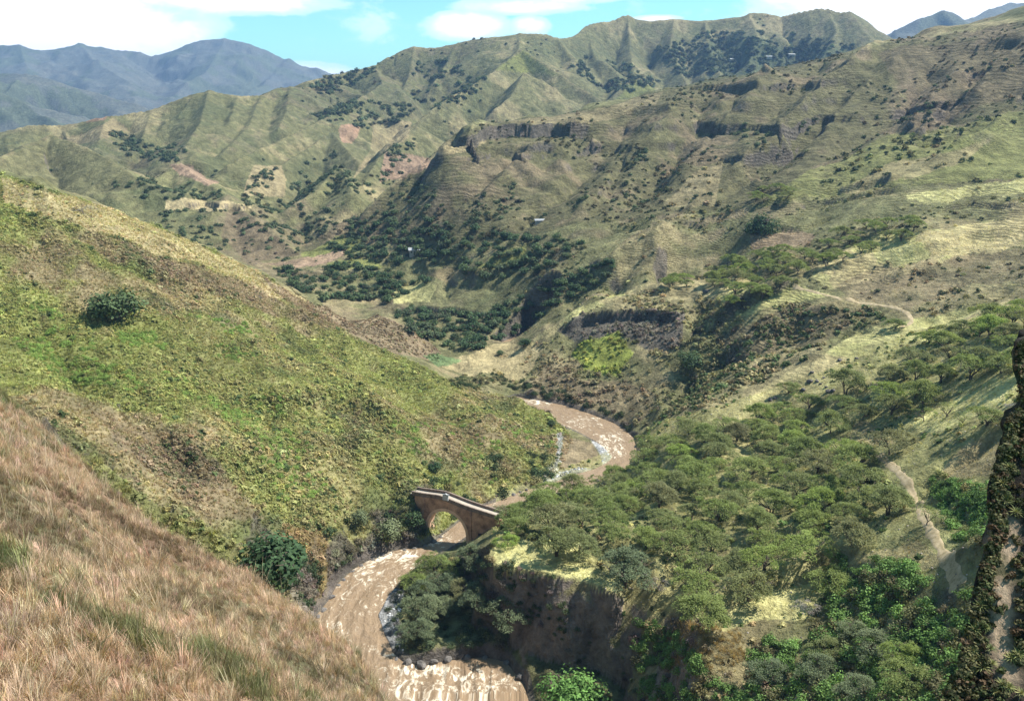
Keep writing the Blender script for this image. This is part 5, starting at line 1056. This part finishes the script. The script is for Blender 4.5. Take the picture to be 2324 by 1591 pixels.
nt.links.new(mixc(nt, 1.0, bk.outputs[0], ramp(nt, n_.outputs[0], [(.35, (.42, .40, .36)), (.5, (.85, .82, .78)), (.65, (1.15, 1.12, 1.05))]), 'MULTIPLY'), b.inputs['Base Color']); M_BRICK = m
M_ARCH = simple_mat('arch_brick', (.74, .50, .35), noise=(1.1, .75, 1.15)); M_COPE = simple_mat('weathered_coping', (.20, .155, .125), noise=(1.3, .6, 1.6)); M_DECK = simple_mat('pale_deck', (.38, .33, .27), noise=(.8, .8, 1.15)); M_STONE = simple_mat('grey_plaque_stone', (.55, .56, .57), noise=(4.0, .6, 1.2))
PLb, PRb = np.array(PZ(956, 1122, 10.3)), np.array(PZ(1132, 1175, 8.9)); BLn = float(np.hypot(*(PRb - PLb)[:2])); ang = math.atan2(PRb[1] - PLb[1], PRb[0] - PLb[0])
bridge = bpy.data.objects.new('arch_bridge', None); col.objects.link(bridge); bridge.location = (PLb[0], PLb[1], 0); bridge.rotation_euler = (0, 0, ang); tag(bridge, 'narrow old red brick arch bridge crossing the muddy river', 'bridge')
BW = 2.8; SC_ = BLn
def deckz(x): t = x / BLn; return 10.7 + .55 * math.exp(-((t - .30) / .22) ** 2) - 1.7 * max(0, t - .3)
A0_, A1_ = .12 * BLn, .62 * BLn; AC, AR = (A0_ + A1_) / 2, (A1_ - A0_) / 2; ZS = 2.6; RISE = 5.5
def archz(x, gro=0.0):
    t = (x - AC) / (AR + gro); return ZS + (RISE + gro) * math.sqrt(max(0, 1 - t * t))
def child(name, me, par, m_, smooth=False):
    me.materials.append(m_)
    if smooth:
        for p in me.polygons: p.use_smooth = True
    o = bpy.data.objects.new(name, me); col.objects.link(o); o.parent = par; return o
def prism(name, outline, y0, y1):
    """outline in x,z; extruded from y0 to y1"""
    n = len(outline); vs = [(x, y0, z) for x, z in outline] + [(x, y1, z) for x, z in outline]
    fs = [tuple(range(n)), tuple(range(2 * n - 1, n - 1, -1))] + [(i, (i + 1) % n, (i + 1) % n + n, i + n)[::-1] for i in range(n)]
    me = bpy.data.meshes.new(name); me.from_pydata(vs, [], fs); bm = bmesh.new(); bm.from_mesh(me); bmesh.ops.recalc_face_normals(bm, faces=bm.faces); bm.to_mesh(me); bm.free(); return me
def strip(name, xs, lo, hi, y0, y1):
    vs, fs = [], []
    for x in xs: vs += [(x, y0, lo(x)), (x, y0, hi(x)), (x, y1, hi(x)), (x, y1, lo(x))]
    for i in range(len(xs) - 1):
        a = 4 * i
        for k in range(4): fs.append((a + k, a + (k + 1) % 4, a + 4 + (k + 1) % 4, a + 4 + k))
    fs += [(3, 2, 1, 0), tuple(4 * (len(xs) - 1) + k for k in range(4))]
    me = bpy.data.meshes.new(name); me.from_pydata(vs, [], fs); bm = bmesh.new(); bm.from_mesh(me); bmesh.ops.recalc_face_normals(bm, faces=bm.faces); bm.to_mesh(me); bm.free(); return me
ax_ = np.linspace(A0_ - .75, A1_ + .75, 61)
for yy in (-BW / 2, BW / 2 - .45):       # two spandrel walls with the arch opening cut out
    xs = np.linspace(-1.0, BLn + 1.5, 140)
    lo = lambda x: archz(x, .72) if A0_ - .72 < x < A1_ + .72 else (-1.5 if x < A1_ + 3.2 else 4.5)
    child('spandrel_wall', strip('spandrel_wall', xs, lo, lambda x: deckz(x) - .12, yy, yy + .45), bridge, M_BRICK)
vs, fs = [], []                          # the arch ring, right through
th_ = np.linspace(0, math.pi, 49)
for t in th_:
    for y, g_ in ((-BW / 2 - .07, 0), (-BW / 2 - .07, .72), (BW / 2 + .07, .72), (BW / 2 + .07, 0)): vs.append((AC - (AR + g_) * math.cos(t), y, ZS + (RISE + g_) * math.sin(t)))
for i in range(len(th_) - 1):
    a = 4 * i
    for k in range(4): fs.append((a + k, a + (k + 1) % 4, a + 4 + (k + 1) % 4, a + 4 + k))
me = bpy.data.meshes.new('arch_ring'); me.from_pydata(vs, [], fs); bm = bmesh.new(); bm.from_mesh(me); bmesh.ops.recalc_face_normals(bm, faces=bm.faces); bm.to_mesh(me); bm.free(); child('arch_ring', me, bridge, M_ARCH)
for x in (A0_ - .36, A1_ + .36):
    child('pier', strip('pier', [x - .42, x + .42], lambda x: -2.0, lambda x: ZS, -BW / 2 - .06, BW / 2 + .06), bridge, M_ARCH)
for x in (A0_ - 1.15, A1_ + 1.15):
    child('pilaster', strip('pilaster', [x - .35, x + .35], lambda x: -1.6, lambda x: deckz(x) - .35, -BW / 2 - .22, -BW / 2 - .004), bridge, M_BRICK)
xs = np.linspace(-2.2, BLn + .6, 60)
child('deck', strip('deck', xs, lambda x: deckz(x) - .13, lambda x: deckz(x) + .06, -BW / 2 + .03, BW / 2 - .03), bridge, M_DECK)
xs = np.linspace(-1.8, BLn + .6, 60)
for sgn in (-1, 1):
    y0 = sgn * (BW / 2 + .02); pa = child('parapet', strip('parapet', xs, lambda x: deckz(x) - .30, lambda x: deckz(x) + .72, min(y0, y0 - sgn * .30), max(y0, y0 - sgn * .30)), bridge, M_COPE)
    cp_ = strip('coping', xs, lambda x: deckz(x) + .522, lambda x: deckz(x) + .64, min(y0 + sgn * .06, y0 - sgn * .36), max(y0 + sgn * .06, y0 - sgn * .36)); child('coping', cp_, pa, M_COPE)
xp = .37 * BLn; zp = deckz(xp)
pq = child('plaque', prism('plaque', [(xp - .75, zp + .2), (xp + .75, zp + .2), (xp + .8, zp + 1.1), (xp + .98, zp + 1.95), (xp + .62, zp + 1.75), (xp + .1, zp + 1.95), (xp - .7, zp + 1.55)], -BW / 2 - .42, -BW / 2 - .12), bridge, M_STONE); pq['label'] = 'pale grey stone shield on the parapet'

# ------------------------------------------------------------------ houses, far away
M_WHITE = simple_mat('white_wall', (.36, .33, .29)); M_ROOFW = simple_mat('zinc_roof', (.30, .31, .32), .6); M_ROOFR = simple_mat('rusty_roof', (.42, .24, .17)); M_HOLE = simple_mat('dark_opening', (.04, .035, .03))
def house(X, Y, d0, d1, w, l, h, rz, roof, label):
    w3 = raycast([X], [Y], d0, d1)[0]
    if np.isnan(w3[0]): print('missed', label); return
    e = bpy.data.objects.new('farmhouse', None); col.objects.link(e); e.location = (w3[0], w3[1], w3[2] - .3); e.rotation_euler = (0, 0, rz); tag(e, label, 'house')
    child('wall', prism('wall', [(-l / 2, -1.5), (l / 2, -1.5), (l / 2, h), (-l / 2, h)], -w / 2, w / 2), e, M_WHITE)
    o_ = w * .14; me = bpy.data.meshes.new('roof'); a, c_ = l / 2 + o_, w / 2 + o_; r_ = h + w * .3
    me.from_pydata([(-a, -c_, h - .05), (a, -c_, h - .05), (a, c_, h - .05), (-a, c_, h - .05), (-a, 0, r_), (a, 0, r_)], [], [(0, 1, 5, 4), (2, 3, 4, 5), (0, 4, 3), (1, 2, 5), (3, 2, 1, 0)]); child('roof', me, e, roof)
    child('door', prism('door', [(-l * .05, -.2), (l * .05, -.2), (l * .05, h * .72), (-l * .05, h * .72)], -w / 2 - .06, -w / 2 - .01), e, M_HOLE)
    for s in (-.3, .3): child('window', prism('window', [(l * (s - .06), h * .4), (l * (s + .06), h * .4), (l * (s + .06), h * .72), (l * (s - .06), h * .72)], -w / 2 - .06, -w / 2 - .01), e, M_HOLE)
house(940, 576, 330, 620, 4.0, 5.5, 2.6, .2, M_ROOFW, 'small white roofed house among the dark trees at the foot of the middle mountain')
house(1228, 503, 330, 620, 2.4, 6.5, 1.0, .1, M_ROOFW, 'long low shed with a pale roof halfway up the foot of the middle mountain')
house(183, 262, 700, 1400, 5.5, 7.5, 3.2, .3, M_ROOFR, 'tiny house beside the pink field on the left ridge')
house(1796, 127, 900, 1700, 4, 10, 2, .2, M_ROOFW, 'long pale roofed building in the forest near the top of the main range')
house(1745, 132, 900, 1700, 4, 8, 2, .0, M_ROOFW, 'smaller pale roofed building left of the long one in the high forest')
house(1660, 138, 900, 1700, 4, 6, 2, .4, M_ROOFW, 'pale hut in the high forest, the leftmost of the three roofs there')

# ------------------------------------------------------------------ boulders
M_BOULD = simple_mat('dark_boulder', (.085, .078, .072), noise=(1.5, .5, 2.0)); M_BANK = simple_mat('grey_bank_rock', (.10, .092, .085), noise=(1.2, .5, 2.2))
BM_ = [stone_mesh('boulder_%d' % i, 700 + i, M_BOULD, 3) for i in range(4)]; RM_ = [stone_mesh('bank_rock_%d' % i, 710 + i, M_BANK, 3, .8) for i in range(4)]
def boulder(X, Y, r, label, me, group=None, name='boulder', d0=60, d1=420):
    w3 = raycast([X], [Y], d0, d1)[0]
    if np.isnan(w3[0]): return
    o = bpy.data.objects.new(name, me); col.objects.link(o); o.location = (w3[0], w3[1], w3[2] + r * .1); o.rotation_euler = (random.uniform(-.3, .3), random.uniform(-.3, .3), random.uniform(0, 6.28)); o.scale = (r, r * random.uniform(.75, 1.1), r * random.uniform(.7, 1)); tag(o, label, 'rock', group)
ORD = 'first second third fourth fifth sixth seventh eighth ninth tenth eleventh twelfth thirteenth fourteenth fifteenth sixteenth seventeenth eighteenth nineteenth'.split()
def rank(vals, v, end): return ORD[sorted(vals).index(v)] + ' from ' + end
SHO = [(1906,818,.9),(1843,845,.8),(1838,867,1.1),(1855,866,.8),(1876,879,.6),(1891,887,.8),(1881,889,.9),(1822,886,1.0),(1944,814,.6),(1862,872,.5),(1870,858,.5),(1760,904,.7),(1748,908,.8)]
for k, (X, Y, r) in enumerate(SHO):
    boulder(X, Y, r, 'dark boulder, %s, on the grass shoulder above the grove' % rank([q[0] for q in SHO], X, 'the left'), BM_[k % 4], 'dark boulders on the grass shoulder')
boulder(1603, 663, 1.7, 'large dark boulder on the high terrace at the edge of the bluff', BM_[0]); boulder(1881, 1031, .9, 'single dark rock on the grass below the bare earth patch', BM_[1]); boulder(1858, 1332, .8, 'black stump like rock at the right end of the pale grass clearing', BM_[2], d0=60)
boulder(1464, 1304, .8, 'dark rock standing in for a probable cow behind the right end of the grassy terrace', BM_[3])  # this rock mesh stands in for a dark figure, probably a cow
for k, (X, Y, r) in enumerate([(752,1358,1.6),(745,1375,1.3),(733,1388,1.8),(722,1402,1.5),(712,1416,1.5),(768,1330,1.3),(780,1318,1.1),(800,1300,1.5),(820,1286,1.2),(845,1272,1.2),(868,1262,1.4),(890,1257,1.1),(918,1250,1.3),(940,1246,1.2),(965,1243,1.5),(985,1232,1.6),(1000,1222,1.2),(1015,1212,1.3),(1180,1118,1.0),(1165,1124,1.2),(1195,1112,.9),(900,1500,1.6),(925,1506,1.8),(955,1510,2.0),(985,1504,1.5),(1015,1497,1.5),(1060,1493,1.3),(1100,1492,1.2),(1150,1505,1.3),(1180,1535,1.4)]):
    boulder(X, Y, r * .62, 'dark wet rock, %s from the near end, along the left hill bank' % ORD[k] if k < 18 else ('dark rock at the waterline upstream of the bridge, ' + ('middle one', 'left one', 'right one')[k - 18] if k < 21 else 'dark rock, %s from the left, along the foot of the wooded bench' % ORD[k - 21]), RM_[k % 4], 'bank rocks below the left hill' if k < 18 else ('bank rocks above the bridge' if k < 21 else 'rocks below the bench'), 'bank_rock', 95)

# ------------------------------------------------------------------ the rock face close by on the right, with its air plants
from mathutils.bvhtree import BVHTree
CS = np.array([(2400,755),(2322,772),(2312,800),(2309,835),(2316,870),(2322,905),(2318,930),(2298,948),(2284,1000),(2268,1055),(2252,1110),(2256,1170),(2250,1220),(2240,1270),(2226,1320),(2218,1370),(2205,1430),(2182,1490),(2160,1550),(2145,1600),(2120,1700),(2080,1900)], float)
nr, nc = 300, 190; ys_ = np.linspace(CS[0, 1], CS[-1, 1], nr); xs_ = np.interp(ys_, CS[:, 1], CS[:, 0]); dd_ = np.interp(ys_, [755, 1000, 1300, 1600, 1900], [17, 15, 13, 11.5, 10])
E = np.array([PD(x, y, d) for x, y, d in zip(xs_, ys_, dd_)])
tt_ = np.linspace(-1, 1, nc); offx = np.where(tt_ < 0, 4.9 * np.abs(tt_), 5.0 * tt_ ** 1.0); offy = np.where(tt_ < 0, -6 * tt_, -5.5 * tt_ ** 1.2 if False else -5.5 * np.abs(tt_) ** 1.3)
CX_ = E[:, 0][:, None] + offx[None]; CY_ = E[:, 1][:, None] + offy[None]; CZ_ = np.repeat(E[:, 2][:, None], nc, 1)
s1_ = np.repeat(tt_[None] * 6, nr, 0); dsp = .42 * ridged(s1_ * 2.2, CZ_ * .55, 2.3, 5, 801) + .30 * fbm(s1_, CZ_, 1.6, 5, 802) + .10 * ridged(s1_ * 3, CZ_, .7, 3, 803)
wgt = np.clip(np.abs(tt_)[None] * 3, .35, 1); CX_ = CX_ + dsp * wgt * .5 - .20; CY_ = CY_ - dsp * wgt * .8
cc_ = np.zeros((nr, nc, 4)); cc_[..., 3] = 1; qx_, qy_ = proj(CX_, CY_, CZ_); qx_ = qx_ + 9 * fbm(CZ_, s1_, 1.2, 4, 805); wid_ = 32 + 12 * fbm(CZ_, CZ_ * 0, 1.5, 3, 806)
cc_[..., 0] = np.clip(1.6 - np.abs(qx_ - np.interp(qy_, [1150, 1300, 1450, 1560], [2272, 2262, 2268, 2292])) / wid_, 0, 1) * sstep(1150, 1210, qy_) * (1 - sstep(1500, 1600, qy_))
rock = grid_mesh('cliff', CX_, CY_, CZ_, cc_); rock['kind'] = 'structure'
m, nt, b = mat('cliff_rock'); gq = N(nt, 'ShaderNodeNewGeometry'); mp_ = N(nt, 'ShaderNodeMapping'); mp_.inputs['Scale'].default_value = (1, 1, .28); nt.links.new(gq.outputs['Position'], mp_.inputs[0])
q1 = N(nt, 'ShaderNodeTexNoise', i_Scale=1.1, i_Detail=9.0, i_Roughness=.68, i_Distortion=.4); nt.links.new(mp_.outputs[0], q1.inputs['Vector']); q2 = N(nt, 'ShaderNodeTexNoise', i_Scale=5.0, i_Detail=8.0, i_Roughness=.7); nt.links.new(mp_.outputs[0], q2.inputs['Vector']); q3 = N(nt, 'ShaderNodeTexNoise', i_Scale=.9, i_Detail=5.0, i_Roughness=.7); nt.links.new(gq.outputs['Position'], q3.inputs['Vector'])
rc = ramp(nt, q1.outputs[0], [(.38, (.018, .015, .012)), (.52, (.045, .036, .029)), (.62, (.10, .08, .062)), (.72, (.19, .15, .115))]); rc = mixc(nt, 1.0, rc, ramp(nt, q2.outputs[0], [(.3, .55), (.7, 1.3)]), 'MULTIPLY'); stk = N(nt, 'ShaderNodeAttribute', attribute_name='tint'); ssp = N(nt, 'ShaderNodeSeparateXYZ'); nt.links.new(stk.outputs['Vector'], ssp.inputs[0]); rc = mixc(nt, mth(nt, 'MULTIPLY', ssp.outputs[0], ramp(nt, q2.outputs[0], [(.3, .35), (.6, 1.0)])), rc, (.46, .34, .23)); rc = mixc(nt, ramp(nt, q3.outputs[0], [(.52, 0.0), (.62, .85)]), rc, (.055, .060, .028))
nt.links.new(rc, b.inputs['Base Color']); bp = N(nt, 'ShaderNodeBump', i_Strength=.9, i_Distance=.12); nt.links.new(mth(nt, 'ADD', q1.outputs[0], q2.outputs[0]), bp.inputs['Height']); nt.links.new(bp.outputs[0], b.inputs['Normal']); rock.data.materials.append(m)
RV = [tuple(p) for p in np.stack([CX_, CY_, CZ_], -1).reshape(-1, 3)]; ii = np.arange(nr * nc).reshape(nr, nc); RF = np.stack([ii[:-1, :-1], ii[:-1, 1:], ii[1:, 1:], ii[1:, :-1]], -1).reshape(-1, 4).tolist(); BV = BVHTree.FromPolygons(RV, RF)
def hit_cliff(X, Y):
    a, dy, dz = ray(X, Y); h = BV.ray_cast(Vector((0, 0, H)), Vector((a, dy, dz)).normalized()); return h
def rosette(name, seed, n=34, mt=None):
    r = np.random.default_rng(seed); vs, fs, vl = [], [], []
    for i in range(n):
        a = 2.4 * i; e_ = .25 + 1.1 * (i / n); ln = r.uniform(.75, 1.1); w = .055; d = np.array([math.cos(a), math.sin(a)]); k0 = len(vs); val = r.uniform(.7, 1.3)
        for s in range(5):
            t = s / 4; q = ln * (math.cos(e_) * t + .12 * t * t); z = ln * (math.sin(e_) * t - .45 * math.cos(e_) * t ** 2.2); ww = w * (1 - t ** 1.6) + .003
            vs += [(d[0] * q - d[1] * ww, d[1] * q + d[0] * ww, z), (d[0] * q + d[1] * ww, d[1] * q - d[0] * ww, z)]; vl += [val * (.6 + .6 * t)] * 2
        for s in range(4): fs.append((k0 + 2 * s, k0 + 2 * s + 1, k0 + 2 * s + 3, k0 + 2 * s + 2))
    me = bpy.data.meshes.new(name); me.from_pydata(vs, [], fs); a = me.color_attributes.new('leaf', 'FLOAT_COLOR', 'POINT'); c = np.ones((len(vs), 4), np.float32); c[:, :3] = np.array(vl)[:, None]; a.data.foreach_set('color', c.ravel()); me.materials.append(mt); return me
M_BROM = leaf_mat('air_plant_leaves', [(0, (.22, .25, .09)), (.6, (.32, .31, .13)), (1, (.18, .22, .09))], trans=.2); BR_ = [rosette('rosette_%d' % i, 820 + i, mt=M_BROM) for i in range(3)]
BROMS = [(2290,1063,.24),(2276,1100,.26),(2284,1140,.24),(2306,1164,.22),(2231,1350,.22),(2222,1377,.24),(2210,1430,.24),(2238,1425,.18),(2248,1473,.18),(2207,1478,.20),(2200,1499,.22),(2230,1517,.24),(2252,1507,.17),(2292,1494,.22),(2311,1489,.24),(2274,1555,.22),(2289,1561,.2),(2259,1571,.18),(2318,1575,.2)]
for k, (X, Y, r) in enumerate(BROMS):
    h = hit_cliff(X, Y)
    if h[0] is None: print('no cliff at', X, Y); continue
    o = bpy.data.objects.new('air_plant', BR_[k % 3]); col.objects.link(o); n_ = h[1]; n_ = n_ if n_.dot(Vector((0, 0, H)) - h[0]) > 0 else -n_
    o.location = h[0] + n_ * .03; o.rotation_euler = (n_ * .7 + Vector((0, 0, .8))).to_track_quat('Z', 'Y').to_euler(); o.scale = (r * .72,) * 3
    tag(o, 'spiky rosette plant, %s, on the %s of the rock face' % (rank([q[1] for q in BROMS], Y, 'the top'), 'upper part' if Y < 1200 else ('left edge' if X < 2245 else 'foot')), 'plant', 'rosette plants on the rock face')
# moss, grass and shrublets hanging on the rock
Pm, tc2 = [], []
for _ in range(1000):
    Y = random.uniform(760, 1640); x0 = float(np.interp(Y, CS[:, 1], CS[:, 0])); X = x0 + (abs(random.gauss(0, 1)) * 20 - 2 if random.random() < .6 else random.uniform(0, 140))
    if X > 2345: continue
    if 2235 < X < 2300 and 1180 < Y < 1540 and random.random() < .85 and X > x0 + 26: continue
    h = hit_cliff(X, Y)
    if h[0] is None: continue
    Pm.append(tuple(h[0])); tc2.append(random.choice([(.075, .09, .035), (.11, .10, .05), (.13, .085, .05), (.16, .15, .07), (.05, .06, .025)]))
Pm = np.array(Pm); tc2 = np.array(tc2) * rng.uniform(.7, 1.3, (len(Pm), 1)); n_ = len(Pm)
gn_scatter('cliff_plants', Pm, rng.uniform(.05, .16, n_), rotz(n_, .6), rng.integers(0, 4, n_), tc2, BUSHES); 
kk = rng.random(n_) < .22; gn_scatter('cliff_grass', Pm[kk], rng.uniform(.05, .12, kk.sum()), rotz(int(kk.sum()), .7), rng.integers(0, 3, int(kk.sum())), tc2[kk] * 1.8, TUFTS)
print('done', time.time() - T0)
